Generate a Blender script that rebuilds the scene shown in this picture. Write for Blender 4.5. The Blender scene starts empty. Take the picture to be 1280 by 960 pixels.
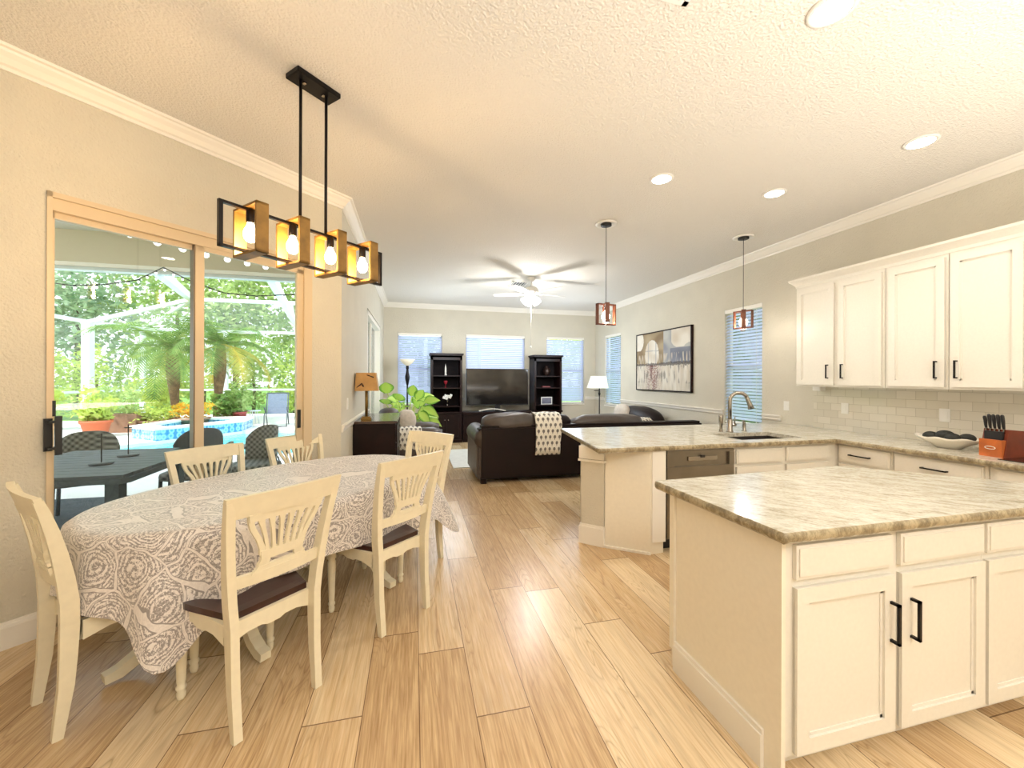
import bpy, bmesh, math, random
from mathutils import Vector, Matrix, noise
random.seed(7)
PI=math.pi; R2=math.sqrt(2.0)
C=bpy.context.scene.collection
def sn(s,n,z=None):
    x,y=(s-n)/R2,(s+n)/R2
    return (x,y) if z is None else (x,y,z)
# ------------------------------------------------------------------ materials
class X:
    """tiny wrapper so node maths can be written as expressions"""
    nt=None
    def __init__(s,k): s.k=k
    @staticmethod
    def op(o,*a):
        n=X.nt.nodes.new('ShaderNodeMath'); n.operation=o
        for i,v in enumerate(a):
            if isinstance(v,X): X.nt.links.new(v.k,n.inputs[i])
            else: n.inputs[i].default_value=v
        return X(n.outputs[0])
    def __add__(s,o): return X.op('ADD',s,o)
    __radd__=__add__
    def __sub__(s,o): return X.op('SUBTRACT',s,o)
    def __rsub__(s,o): return X.op('SUBTRACT',o,s)
    def __mul__(s,o): return X.op('MULTIPLY',s,o)
    __rmul__=__mul__
    def __truediv__(s,o): return X.op('DIVIDE',s,o)
    def floor(s): return X.op('FLOOR',s)
    def frac(s): return X.op('FRACT',s)
    def sin(s): return X.op('SINE',s)
    def abs(s): return X.op('ABSOLUTE',s)
    def gt(s,o): return X.op('GREATER_THAN',s,o)
    def lt(s,o): return X.op('LESS_THAN',s,o)
    def pow(s,o): return X.op('POWER',s,o)
    def mn(s,o): return X.op('MINIMUM',s,o)
    def mx(s,o): return X.op('MAXIMUM',s,o)
    def clamp(s): 
        r=X.op('ADD',s,0.0); r.k.node.use_clamp=True; return r
def xyz(src='Object'):
    tc=X.nt.nodes.new('ShaderNodeTexCoord'); sp=X.nt.nodes.new('ShaderNodeSeparateXYZ')
    X.nt.links.new(tc.outputs[src],sp.inputs[0]); return [X(o) for o in sp.outputs]
def comb(x,y,z=0.0):
    n=X.nt.nodes.new('ShaderNodeCombineXYZ')
    for i,v in enumerate((x,y,z)):
        if isinstance(v,X): X.nt.links.new(v.k,n.inputs[i])
        else: n.inputs[i].default_value=v
    return n.outputs[0]
def noi(vec,scale,detail=3,rough=.5,dist=0):
    n=X.nt.nodes.new('ShaderNodeTexNoise'); n.inputs['Scale'].default_value=scale; n.inputs['Detail'].default_value=detail
    n.inputs['Roughness'].default_value=rough; n.inputs['Distortion'].default_value=dist
    if vec is not None: X.nt.links.new(vec,n.inputs['Vector'])
    return X(n.outputs[0])
def wn(vec):
    n=X.nt.nodes.new('ShaderNodeTexWhiteNoise'); n.noise_dimensions='3D'; X.nt.links.new(vec,n.inputs['Vector']); return X(n.outputs[0])
def voro(vec,scale,feat='F1',rnd=1.0):
    n=X.nt.nodes.new('ShaderNodeTexVoronoi'); n.feature=feat; n.inputs['Scale'].default_value=scale; n.inputs['Randomness'].default_value=rnd
    X.nt.links.new(vec,n.inputs['Vector']); return X(n.outputs['Distance'])
def mix(f,a,b):
    n=X.nt.nodes.new('ShaderNodeMix'); n.data_type='RGBA'
    if isinstance(f,X): X.nt.links.new(f.k,n.inputs[0])
    else: n.inputs[0].default_value=f
    for i,v in ((6,a),(7,b)):
        if isinstance(v,tuple): n.inputs[i].default_value=v if len(v)==4 else v+(1,)
        else: X.nt.links.new(v,n.inputs[i])
    return n.outputs[2]
def ramp(f,stops):
    n=X.nt.nodes.new('ShaderNodeValToRGB'); cr=n.color_ramp
    while len(cr.elements)<len(stops): cr.elements.new(.5)
    for e,(p,c) in zip(cr.elements,stops): e.position=p; e.color=c+(1,)
    X.nt.links.new(f.k,n.inputs[0]); return n.outputs[0]
def srgb(r,g,b):
    f=lambda v:(v/255/12.92 if v/255<=.04045 else ((v/255+.055)/1.055)**2.4)
    return (f(r),f(g),f(b))
def new(name):
    m=bpy.data.materials.new(name); m.use_nodes=True; X.nt=m.node_tree
    return m,m.node_tree.nodes['Principled BSDF']
def setc(p,col):
    if isinstance(col,tuple): p.inputs['Base Color'].default_value=col+(1,)
    else: X.nt.links.new(col,p.inputs['Base Color'])
def bump(p,h,strength=.3,dist=.01):
    b=X.nt.nodes.new('ShaderNodeBump'); b.inputs['Strength'].default_value=strength; b.inputs['Distance'].default_value=dist
    X.nt.links.new(h.k,b.inputs['Height']); X.nt.links.new(b.outputs[0],p.inputs['Normal'])
def mat(name,col,rough=.5,metal=0,nz=None,bp=None,coat=0,emis=None,spec=None,trans=0,src='Object'):
    m,p=new(name)
    if nz:
        x=xyz(src); v=comb(*x); f=noi(v,nz[0],4)
        a=tuple(min(1,c*(1-nz[1])) for c in col); b=tuple(min(1,c*(1+nz[1])) for c in col)
        setc(p,ramp(f,[(.3,a),(.7,b)]))
    else: setc(p,col)
    p.inputs['Roughness'].default_value=rough; p.inputs['Metallic'].default_value=metal
    if coat: p.inputs['Coat Weight'].default_value=coat; p.inputs['Coat Roughness'].default_value=.08
    if spec is not None: p.inputs['Specular IOR Level'].default_value=spec
    if trans: p.inputs['Transmission Weight'].default_value=trans
    if emis: p.inputs['Emission Color'].default_value=emis[0]+(1,); p.inputs['Emission Strength'].default_value=emis[1]
    if bp:
        x=xyz(src); bump(p,noi(comb(*x),bp[0],3),bp[1],bp[2] if len(bp)>2 else .01)
    return m
WALL=srgb(212,206,190)
M={}
M['wall']=mat('wall_paint',WALL,.75,nz=(3,.03),bp=(75,.8,.008))
M['ceil']=mat('ceiling_paint',srgb(230,226,218),.8,bp=(75,.9,.012))
M['trim']=mat('white_trim_paint',srgb(243,238,228),.35)
M['cab']=mat('cream_cabinet_paint',srgb(231,226,214),.38,nz=(60,.02))
M['panel']=mat('island_end_panel_paint',srgb(242,234,216),.5,nz=(40,.02))
M['black']=mat('black_metal',(.012,.010,.010),.35,.6)
M['blackp']=mat('black_plastic',(.01,.01,.012),.4)
M['steel']=mat('brushed_nickel',(.36,.33,.29),.25,1)
M['ss']=mat('stainless_steel',(.25,.225,.185),.32,.9,nz=(6,.1))
M['white']=mat('white_plastic',srgb(240,238,232),.4)
M['chair']=mat('cream_chair_paint',srgb(236,226,198),.36,nz=(30,.03))
M['cherry']=mat('dark_cherry_seat_wood',srgb(50,14,13),.28,coat=.3,nz=(9,.25))
M['espresso']=mat('espresso_wood',srgb(26,8,7),.42,nz=(8,.3),spec=.25)
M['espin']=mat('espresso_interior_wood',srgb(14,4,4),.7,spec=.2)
M['leather']=mat('dark_brown_leather',srgb(24,8,8),.45,nz=(5,.25),bp=(60,.2,.004),spec=.3)
M['leather2']=mat('grey_brown_leather_cushion',srgb(78,68,63),.40,nz=(6,.2),bp=(40,.2,.004),spec=.6)
M['can']=mat('recessed_light_lens',(1,1,1),.5,emis=((1,.93,.82),26))
M['bulb']=mat('warm_bulb_glass',(1,.9,.7),.3,emis=((1,.74,.38),42))
M['bulbsoft']=mat('pendant_bulb_glass',(1,.95,.85),.3,emis=((1,.82,.6),26))
M['fanglass']=mat('frosted_fan_shade',(1,1,1),.4,emis=((1,1,.98),2.2))
M['amber']=mat('amber_wood_frame',srgb(140,104,44),.5,nz=(14,.3))
M['pwood']=mat('reddish_wood_frame',srgb(112,62,40),.5,nz=(14,.25))
M['alu']=mat('almond_aluminium_frame',srgb(216,196,164),.4,.1)
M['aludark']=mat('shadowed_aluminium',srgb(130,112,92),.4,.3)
M['tiff']=mat('tan_lampshade_fabric',srgb(190,148,92),.7,nz=(9,.15))
M['brass']=mat('aged_brass',srgb(140,112,62),.35,.8)
M['cream_shade']=mat('cream_lampshade_fabric',srgb(238,238,222),.7,emis=((1,1,.92),.15))
M['bowlglass']=mat('alabaster_glass_bowl',srgb(225,215,190),.4,emis=((1,.95,.85),.2))
M['screen']=mat('tv_glass',(.012,.010,.009),.08,spec=.7)
M['deck']=mat('pale_pool_deck',srgb(238,232,222),.8,nz=(4,.04))
M['cage']=mat('white_screen_enclosure_paint',srgb(232,238,242),.5)
M['stucco']=mat('beige_exterior_stucco',srgb(232,210,184),.85,bp=(40,.3,.01))
M['lawn']=mat('lawn_grass',srgb(120,165,60),.9,nz=(3,.35))
M['terra']=mat('terracotta',srgb(206,108,70),.7)
M['planter']=mat('brown_planter',srgb(150,112,90),.7,nz=(6,.15))
M['trunk']=mat('palm_trunk_bark',srgb(120,92,62),.9,nz=(9,.4),bp=(20,.8,.04))
M['bark']=mat('tree_bark',srgb(100,84,66),.9,nz=(6,.3))
M['greym']=mat('dark_grey_patio_metal',srgb(86,92,96),.5,nz=(5,.1))
M['sling']=mat('grey_sling_fabric',srgb(112,122,138),.7,nz=(20,.1))
M['soap']=M['steel']
M['knifewood']=mat('cherry_knife_block_wood',srgb(186,98,42),.35,nz=(12,.2))
M['knifewood2']=mat('dark_knife_block_wood',srgb(120,50,28),.4,nz=(12,.2))
M['ceramic']=mat('white_ceramic',srgb(240,234,220),.2)
M['pod']=mat('black_woven_ball',(.014,.016,.012),.6,bp=(30,1.,.01))
M['cook']=mat('black_cooktop_glass',(.02,.008,.006),.05)
M['sinkm']=mat('sink_steel',(.035,.028,.024),.5,.2)
M['rug']=mat('pale_area_rug',srgb(222,222,216),.95,nz=(12,.05))
M['pillow']=mat('beige_pillow_fabric',srgb(206,196,184),.9,nz=(25,.12))
M['candle']=mat('white_candle_wax',srgb(235,230,220),.5)
M['redglass']=mat('red_glass',srgb(150,40,50),.15)
M['photo']=mat('grey_blue_photo_print',srgb(110,112,128),.3,nz=(6,.3))
M['greyrug']=mat('dark_outdoor_rug',srgb(58,62,64),.8,nz=(8,.3))  # dark colour that stands in for shade on the lanai deck
M['redpot']=mat('red_glazed_pot',srgb(176,70,70),.4)
def leafmat(name,a,b,c,sc=3):
    m,p=new(name); x=xyz('Object'); v=comb(*x)
    f=noi(v,sc,5,.7); setc(p,ramp(f,[(.25,a),(.5,b),(.75,c)])); p.inputs['Roughness'].default_value=.6
    tr=X.nt.nodes.new('ShaderNodeBsdfTranslucent'); ms=X.nt.nodes.new('ShaderNodeMixShader')
    X.nt.links.new(ramp(f,[(.25,a),(.5,b),(.75,c)]),tr.inputs[0]); ms.inputs[0].default_value=.4
    out=X.nt.nodes['Material Output']
    X.nt.links.new(p.outputs[0],ms.inputs[1]); X.nt.links.new(tr.outputs[0],ms.inputs[2]); X.nt.links.new(ms.outputs[0],out.inputs[0])
    return m
M['leafA']=leafmat('hedge_leaves',srgb(140,168,110),srgb(186,208,130),srgb(226,236,176))
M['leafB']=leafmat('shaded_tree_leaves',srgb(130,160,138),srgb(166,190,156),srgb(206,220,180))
M['leafC']=leafmat('bright_bush_leaves',srgb(160,186,90),srgb(206,222,110),srgb(240,240,160))
M['palm']=leafmat('palm_frond_leaves',srgb(66,108,50),srgb(116,154,66),srgb(186,200,108))
M['palmy']=leafmat('yellowing_frond_leaves',srgb(190,160,50),srgb(224,196,80),srgb(170,180,70))
M['flower']=leafmat('yellow_red_flowers',srgb(224,90,50),srgb(240,190,40),srgb(120,160,50),20)
def glass(name,tint=(.97,.985,.98),refl=.35,haze=0.0,hazecol=(1,1,1)):
    m,p=new(name); nt=X.nt; nt.nodes.remove(p)
    t=nt.nodes.new('ShaderNodeBsdfTransparent'); t.inputs[0].default_value=tint+(1,)
    g=nt.nodes.new('ShaderNodeBsdfGlossy'); g.inputs['Roughness'].default_value=.01
    fr=nt.nodes.new('ShaderNodeFresnel'); fr.inputs[0].default_value=1.45
    ms=nt.nodes.new('ShaderNodeMixShader'); f=X(fr.outputs[0])*refl
    nt.links.new(f.k,ms.inputs[0]); nt.links.new(t.outputs[0],ms.inputs[1]); nt.links.new(g.outputs[0],ms.inputs[2])
    last=ms
    if haze:
        d=nt.nodes.new('ShaderNodeBsdfTranslucent'); d.inputs[0].default_value=hazecol+(1,)
        m2=nt.nodes.new('ShaderNodeMixShader'); m2.inputs[0].default_value=haze
        nt.links.new(ms.outputs[0],m2.inputs[1]); nt.links.new(d.outputs[0],m2.inputs[2]); last=m2
    nt.links.new(last.outputs[0],nt.nodes['Material Output'].inputs[0]); return m
M['glass']=glass('window_glass',refl=.9)
M['screenmesh']=glass('insect_screen_mesh',tint=(.95,.96,.97),refl=0.0,haze=.07,hazecol=(.9,.95,1))
# floor planks
m,p=new('oak_plank_floor'); x,y,z=xyz('Object')
row=((x-.026)/.24).floor(); fx=((x-.026)/.24).frac()
ro=wn(comb(row,3.7,1.0)); yy=(y+ro*3.1)/1.55; col_=yy.floor(); fy=yy.frac()
rid=wn(comb(row,col_,5.0)); rid2=wn(comb(row,col_,9.0))
lx=fx+rid*9.0
big=noi(comb(lx*.8,(y+rid*30.0)*.34,rid*7.0),2.0,2,.5,.35)
rings=((big*24.0).frac()-.5).abs()*2.0
rings=rings.pow(4.0)*((big-.42)*5.0).clamp()
grain=noi(comb(x*60.0,y*2.2,rid*5.0),2.0,4,.6)
dark=noi(comb(x*7.0+rid*4.0,y*.9,rid*3.0),1.6,3,.6)
base=ramp(rid2*.38+grain*.7+dark*.35-.12,[(.3,srgb(170,137,97)),(.55,srgb(213,182,139)),(.8,srgb(234,212,174))])
streak=noi(comb(x*22.0+rid*9.0,y*.7,rid*2.0),2.0,5,.7)
base=mix(((streak-.5)*3.0).clamp()*.45,base,srgb(138,102,68))
base=mix(rings*.5,base,srgb(140,104,70))
base=mix((dark-.52).clamp()*1.8,base,srgb(150,114,80))
ex=(fx-.5).abs().gt(.4925); ey=(fy-.5).abs().gt(.4982)
edge=ex.mx(ey)
base=mix(edge*.8,base,srgb(88,58,36))
setc(p,base); p.inputs['Roughness'].default_value=.27; bump(p,grain*.3-edge,.25,.004)
p.inputs['Specular IOR Level'].default_value=.5
M['floor']=m
# granite
def granite(name,a,b,c,edge=False):
    m,p=new(name); x,y,z=xyz('Object')
    u=(x+y)*.7071; v=(y-x)*.7071
    st=noi(comb(u*9.0,v*2.6,z*3.0),2.6,7,.72,1.2)
    sp=noi(comb(x,y,z),70,3,.7)
    f=st*.75+sp*.32
    setc(p,ramp(f,[(.36,a),(.5,b),(.62,c)])); p.inputs['Roughness'].default_value=.14 if not edge else .4
    p.inputs['Specular IOR Level'].default_value=.7
    return m
M['granite']=granite('polished_granite',srgb(142,134,112),srgb(194,187,168),srgb(222,218,206))
M['granedge']=granite('rough_granite_edge',srgb(96,84,60),srgb(140,126,98),srgb(186,172,140),True)
# tile backsplash
m,p=new('subway_tile'); x,y,z=xyz('Object')
b=X.nt.nodes.new('ShaderNodeTexBrick'); X.nt.links.new(comb(y,z-.005),b.inputs['Vector'])
for k,v in (('Scale',1.0),('Brick Width',.158),('Row Height',.0795),('Mortar Size',.0016),('Mortar Smooth',.2)): b.inputs[k].default_value=v
b.inputs['Color1'].default_value=srgb(226,220,206)+(1,); b.inputs['Color2'].default_value=srgb(214,208,192)+(1,); b.inputs['Mortar'].default_value=srgb(186,178,160)+(1,)
X.nt.links.new(b.outputs['Color'],p.inputs['Base Color']); p.inputs['Roughness'].default_value=.12
bump(p,(1.0-X(b.outputs['Fac'])),.5,.003); M['tile']=m
# tablecloth (printed swirls and medallions)
m,p=new('paisley_tablecloth_print'); u,v,w=xyz('UV')
wv=noi(comb(u,v),5,2,.5); wv2=noi(comb(v,u,3.0),5,2,.5)
uu=u+(wv-.5)*.14; vv=v+(wv2-.5)*.14
fine0=noi(comb(u,v),30,3,.6)
d=voro(comb(uu,vv),5.6,'F1',.75); e=voro(comb(uu,vv),5.6,'DISTANCE_TO_EDGE',.75)
ringp=(((d+(fine0-.5)*.03)*88.0).sin()*.5+.5)
sp=noi(comb(u,v),120,3,.75); spk=sp.gt(.46); fine=noi(comb(u,v),62,4,.8)
r1=ringp.gt(.55)*spk
edgeb=(e.lt(.028)); 
dots=voro(comb(uu,vv),52,'F1',.4).lt(.36)
ink=(r1*.85).mx(dots*.7*(d.lt(.26))).mx(fine.gt(.54)*.8)
ink=ink*(1.0-edgeb*.85); ink=ink.mx((e-.034).abs().lt(.006)*.8)
setc(p,mix(ink*.85,srgb(236,228,222),srgb(84,72,70))); p.inputs['Roughness'].default_value=.55
p.inputs['Sheen Weight'].default_value=.5; p.inputs['Coat Weight'].default_value=.5; p.inputs['Coat Roughness'].default_value=.35
bump(p,noi(comb(u*1.0,v*5.0),9,3,.6),.25,.01); M['cloth']=m
# throw with pineapple motifs
m,p=new('pineapple_print_throw'); u,v,w=xyz('UV')
ru=v/.085; rr=ru.floor(); off=(rr*.5).frac(); cu=(u/.07+off).frac()-.5; cv=ru.frac()-.5
body=((cu*cu)*14.0+((cv+.06)*(cv+.06))*12.0).lt(1.0)
spk=noi(comb(u,v),150,2,.8).gt(.36)
crown=(cu.abs()*3.2+(cv-.33).abs()*2.0).lt(.32)
ink=(body*spk).mx(crown*.8)
setc(p,mix(ink*.9,srgb(240,236,226),srgb(92,88,84))); p.inputs['Roughness'].default_value=.9; M['throw']=m
# blinds: white slats that let daylight through
def blindmat(name,col,tr=.68):
    m,p=new(name); setc(p,col); p.inputs['Roughness'].default_value=.5
    t=X.nt.nodes.new('ShaderNodeBsdfTranslucent'); t.inputs[0].default_value=col+(1,)
    ms=X.nt.nodes.new('ShaderNodeMixShader'); ms.inputs[0].default_value=tr
    X.nt.links.new(p.outputs[0],ms.inputs[1]); X.nt.links.new(t.outputs[0],ms.inputs[2]); X.nt.links.new(ms.outputs[0],X.nt.nodes['Material Output'].inputs[0]); return m
M['blind']=blindmat('white_blind_slat',srgb(228,234,252))
# spa tile
m,p=new('blue_mosaic_tile'); x,y,z=xyz('Object')
t=((x+y*.6)/.14).frac(); q=voro(comb(x+y*.5,y,z),7,'F1',.2)
f=noi(comb(x,y,z),9,2); setc(p,ramp(q+f*.2,[(.25,srgb(90,170,210)),(.5,srgb(170,220,236)),(.72,srgb(60,140,190))])); p.inputs['Roughness'].default_value=.2; M['mosaic']=m
# water
m,p=new('turquoise_pool_water'); x,y,z=xyz('Object')
f=noi(comb(x,y),2.2,3,.6,.8); setc(p,ramp(f,[(.35,srgb(60,190,200)),(.65,srgb(110,222,224))])); p.inputs['Roughness'].default_value=.08
bump(p,noi(comb(x,y),5,2),.25,.03); M['water']=m
# wicker
m,p=new('grey_wicker_weave'); x,y,z=xyz('Object')
c1=((x+y)*72.0).sin()*((z*95.0).sin()); setc(p,mix((c1*.5+.5).clamp(),srgb(70,68,66),srgb(176,172,164))); p.inputs['Roughness'].default_value=.7; M['wicker']=m
# dieffenbachia leaf (UV x across, y along)
m,p=new('variegated_leaf'); u,v,w=xyz('UV')
a=(u-.5).abs()*2.0; n_=noi(comb(u*3.0,v*3.0),4,4,.7)
f=(a*a*1.0+(n_-.5)*.9).clamp()
setc(p,ramp(f,[(.3,srgb(206,228,110)),(.6,srgb(110,172,60)),(.85,srgb(34,96,40))])); p.inputs['Roughness'].default_value=.4
tr=X.nt.nodes.new('ShaderNodeBsdfTranslucent'); tr.inputs[0].default_value=srgb(170,220,90)+(1,); ms=X.nt.nodes.new('ShaderNodeMixShader'); ms.inputs[0].default_value=.35
X.nt.links.new(p.outputs[0],ms.inputs[1]); X.nt.links.new(tr.outputs[0],ms.inputs[2]); X.nt.links.new(ms.outputs[0],X.nt.nodes['Material Output'].inputs[0]); M['dieff']=m
# ------------------------------------------------------------------ mesh building
class MB:
    def __init__(s): s.v=[]; s.f=[]; s.sm=[]; s.uv=None; s.col=None
    def add(s,vs,fs,smooth=False,mtx=None):
        o=len(s.v)
        for p in vs:
            p=Vector(p); s.v.append(mtx@p if mtx else p)
        for f in fs: s.f.append([i+o for i in f]); s.sm.append(smooth)
        return s
    def box(s,x0,x1,y0,y1,z0,z1,mtx=None,b=0):
        if b and min(x1-x0,y1-y0,z1-z0)>2.2*b:
            bm=bmesh.new(); bmesh.ops.create_cube(bm,size=1)
            for v in bm.verts: v.co=Vector(((x0+x1)/2+v.co.x*(x1-x0),(y0+y1)/2+v.co.y*(y1-y0),(z0+z1)/2+v.co.z*(z1-z0)))
            bmesh.ops.bevel(bm,geom=bm.edges[:],offset=b,segments=2,affect='EDGES')
            bm.verts.index_update(); s.add([v.co.copy() for v in bm.verts],[[v.index for v in f.verts] for f in bm.faces],False,mtx); bm.free(); return s
        vs=[(x,y,z) for x in (x0,x1) for y in (y0,y1) for z in (z0,z1)]
        return s.add(vs,[(0,1,3,2),(4,6,7,5),(0,4,5,1),(2,3,7,6),(0,2,6,4),(1,5,7,3)],False,mtx)
    def prism(s,poly,z0,z1,mtx=None):
        n=len(poly); vs=[(x,y,z0) for x,y in poly]+[(x,y,z1) for x,y in poly]
        fs=[list(range(n))[::-1],[i+n for i in range(n)]]+[(i,(i+1)%n,(i+1)%n+n,i+n) for i in range(n)]
        return s.add(vs,fs,False,mtx)
    def tube(s,pts,r,seg=10,cap=True,mtx=None,smooth=True,sq=None):
        pts=[Vector(p) for p in pts]; n=len(pts)
        rs=r if isinstance(r,(list,tuple)) else [r]*n
        vs=[];fs=[];up=None
        for i,p in enumerate(pts):
            t=(pts[min(i+1,n-1)]-pts[max(i-1,0)]).normalized()
            if up is None:
                up=Vector((0,0,1)) if abs(t.z)<.95 else Vector((1,0,0))
            a=t.cross(up).normalized(); bb=a.cross(t).normalized(); up=bb
            for k in range(seg):
                th=2*PI*(k+.5)/seg; vs.append(p+a*(math.cos(th)*rs[i])+bb*(math.sin(th)*rs[i]))
        for i in range(n-1):
            for k in range(seg):
                k2=(k+1)%seg; fs.append((i*seg+k,i*seg+k2,(i+1)*seg+k2,(i+1)*seg+k))
        if cap: fs.append(list(range(seg))[::-1]); fs.append([(n-1)*seg+k for k in range(seg)])
        return s.add(vs,fs,smooth,mtx)
    def strip(s,pts,wvec,hw,hh,mtx=None):
        """rectangular bar along pts: wvec = width direction, hw/hh half sizes (number or per-point list)"""
        pts=[Vector(p) for p in pts]; n=len(pts); w=Vector(wvec).normalized()
        hws=hw if isinstance(hw,(list,tuple)) else [hw]*n; hhs=hh if isinstance(hh,(list,tuple)) else [hh]*n
        vs=[];fs=[]
        for i,p in enumerate(pts):
            t=(pts[min(i+1,n-1)]-pts[max(i-1,0)]).normalized(); w2=(w-t*w.dot(t)).normalized(); h=t.cross(w2)
            for a,b in ((-1,-1),(1,-1),(1,1),(-1,1)): vs.append(p+w2*(a*hws[i])+h*(b*hhs[i]))
        for i in range(n-1):
            for k in range(4):
                k2=(k+1)%4; fs.append((i*4+k,i*4+k2,(i+1)*4+k2,(i+1)*4+k))
        fs.append((3,2,1,0)); fs.append(tuple((n-1)*4+k for k in range(4)))
        return s.add(vs,fs,False,mtx)
    def lathe(s,prof,x=0,y=0,seg=20,mtx=None,smooth=True,z=0):
        n=len(prof); vs=[(x+r*math.cos(2*PI*k/seg),y+r*math.sin(2*PI*k/seg),z+h) for r,h in prof for k in range(seg)]; fs=[]
        for i in range(n-1):
            for k in range(seg):
                k2=(k+1)%seg; fs.append((i*seg+k,i*seg+k2,(i+1)*seg+k2,(i+1)*seg+k))
        fs.append(list(range(seg))[::-1]); fs.append([(n-1)*seg+k for k in range(seg)])
        return s.add(vs,fs,smooth,mtx)
    def sell(s,c,h,e=3.0,seg=28,rows=16,mtx=None,wob=0,seed=0):
        """soft cushion: superellipsoid centred at c with half sizes h"""
        sg=lambda v,p: math.copysign(abs(v)**p,v); q=2.0/e; vs=[];fs=[]
        for i in range(rows+1):
            ph=-PI/2+PI*i/rows
            for k in range(seg):
                th=2*PI*k/seg
                p=Vector((sg(math.cos(ph),q)*sg(math.cos(th),q),sg(math.cos(ph),q)*sg(math.sin(th),q),sg(math.sin(ph),q)))
                w=1+wob*noise.noise(p*2.2+Vector((seed,seed*1.7,0)))
                vs.append((c[0]+p.x*h[0]*w,c[1]+p.y*h[1]*w,c[2]+p.z*h[2]*w))
        for i in range(rows):
            for k in range(seg):
                k2=(k+1)%seg; fs.append((i*seg+k,i*seg+k2,(i+1)*seg+k2,(i+1)*seg+k))
        return s.add(vs,fs,True,mtx)
    def build(s,name,m,parent=None,label=None,local=False,kind=None):
        me=bpy.data.meshes.new(name)
        vs=s.v
        if parent is not None and not local:
            inv=WM[parent.name].inverted(); vs=[inv@v for v in s.v]
        me.from_pydata([tuple(v) for v in vs],[],s.f); me.update()
        bm=bmesh.new(); bm.from_mesh(me); bmesh.ops.remove_doubles(bm,verts=bm.verts,dist=1e-6) if s.uv is None and s.col is None else None
        if s.uv is None and not getattr(s,'open_',False): bmesh.ops.recalc_face_normals(bm,faces=bm.faces)
        bm.to_mesh(me); bm.free()
        me.polygons.foreach_set('use_smooth',[any(s.sm)]*len(me.polygons))
        if any(s.sm) and not all(s.sm):
            if len(me.polygons)==len(s.sm): me.polygons.foreach_set('use_smooth',s.sm)
        if s.uv is not None:
            l=me.uv_layers.new(name='UVMap')
            for lp in me.loops: l.data[lp.index].uv=s.uv[lp.vertex_index]
        if s.col is not None:
            ca=me.color_attributes.new('Col','FLOAT_COLOR','POINT')
            for i,c_ in enumerate(s.col): ca.data[i].color=tuple(c_)+(1,)
        me.materials.append(m)
        o=bpy.data.objects.new(name,me); C.objects.link(o)
        if parent is not None:
            o.parent=parent; WM[o.name]=WM[parent.name].copy()
        else: WM[o.name]=Matrix.Identity(4)
        if label: o['label']=label
        if kind: o['kind']=kind
        return o
WM={}
def thing(name,label,cat,loc=(0,0,0),rz=0,group=None):
    o=bpy.data.objects.new(name,None); o.empty_display_size=.1; C.objects.link(o)
    o.location=loc; o.rotation_euler=(0,0,rz); WM[o.name]=Matrix.Translation(loc)@Matrix.Rotation(rz,4,'Z')
    o['label']=label; o['category']=cat
    if group: o['group']=group
    return o
def tag(o,label,cat,group=None,kind=None):
    if label: o['label']=label; o['category']=cat
    if group: o['group']=group
    if kind: o['kind']=kind
    return o
def dup(root,loc,rz,label,group=None):
    r=root.copy(); C.objects.link(r); r.location=loc; r.rotation_euler=(0,0,rz); r['label']=label
    if group: r['group']=group
    for ch in list(root.children):
        c=ch.copy(); C.objects.link(c); c.parent=r
        for g in list(ch.children):
            d_=g.copy(); C.objects.link(d_); d_.parent=c
    return r
def struct(name,mb,m,parent=None): return mb.build(name,m,parent,kind='structure')
def origin(o,loc):
    """move a top-level mesh's origin to loc"""
    o.data.transform(Matrix.Translation(-Vector(loc))); o.location=loc; return o
# ------------------------------------------------------------------ room shell
XL,XR,YB,H,K=-.69,4.58,9.67,3.203,4.87
A_=(XL,XL+K); B_=(-3.5,-3.5+K); YN=-3.0
T=.16
def wallpanel(name,p0,p1,z0,z1,holes,m=None):
    p0=Vector(p0);p1=Vector(p1); d=(p1-p0); L=d.length; d.normalize(); nrm=Vector((-d.y,d.x))  # outward = left of p0->p1
    cuts=sorted({0,L}|{a for h in holes for a in h[:2]}); zc=sorted({z0,z1}|{a for h in holes for a in h[2:]})
    mb=MB(); mtx=Matrix(((d.x,nrm.x,0,p0.x),(d.y,nrm.y,0,p0.y),(0,0,1,0),(0,0,0,1)))
    for i in range(len(cuts)-1):
        for j in range(len(zc)-1):
            a=(cuts[i]+cuts[i+1])/2; zz=(zc[j]+zc[j+1])/2
            if any(h[0]<a<h[1] and h[2]<zz<h[3] for h in holes): continue
            mb.box(cuts[i],cuts[i+1],0,T,zc[j],zc[j+1],mtx)
    return struct(name,mb,m or M['wall']),mtx
poly=[A_,B_,(-3.5,YN),(XR,YN),(XR,YB),(XL,YB)]
fl=MB().prism([(XL-.05,A_[1]),(B_[0]-.05,B_[1]),(-3.55,YN-.05),(XR+.05,YN-.05),(XR+.05,YB+.05),(XL-.05,YB+.05)],-.06,0)
struct('floor',fl,M['floor'])
struct('ceiling',MB().prism([(XL-.1,A_[1]+.05),(B_[0]-.1,B_[1]+.05),(-3.6,YN-.1),(XR+.1,YN-.1),(XR+.1,YB+.1),(XL-.1,YB+.1)],H,H+.12),M['ceil'])
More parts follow.
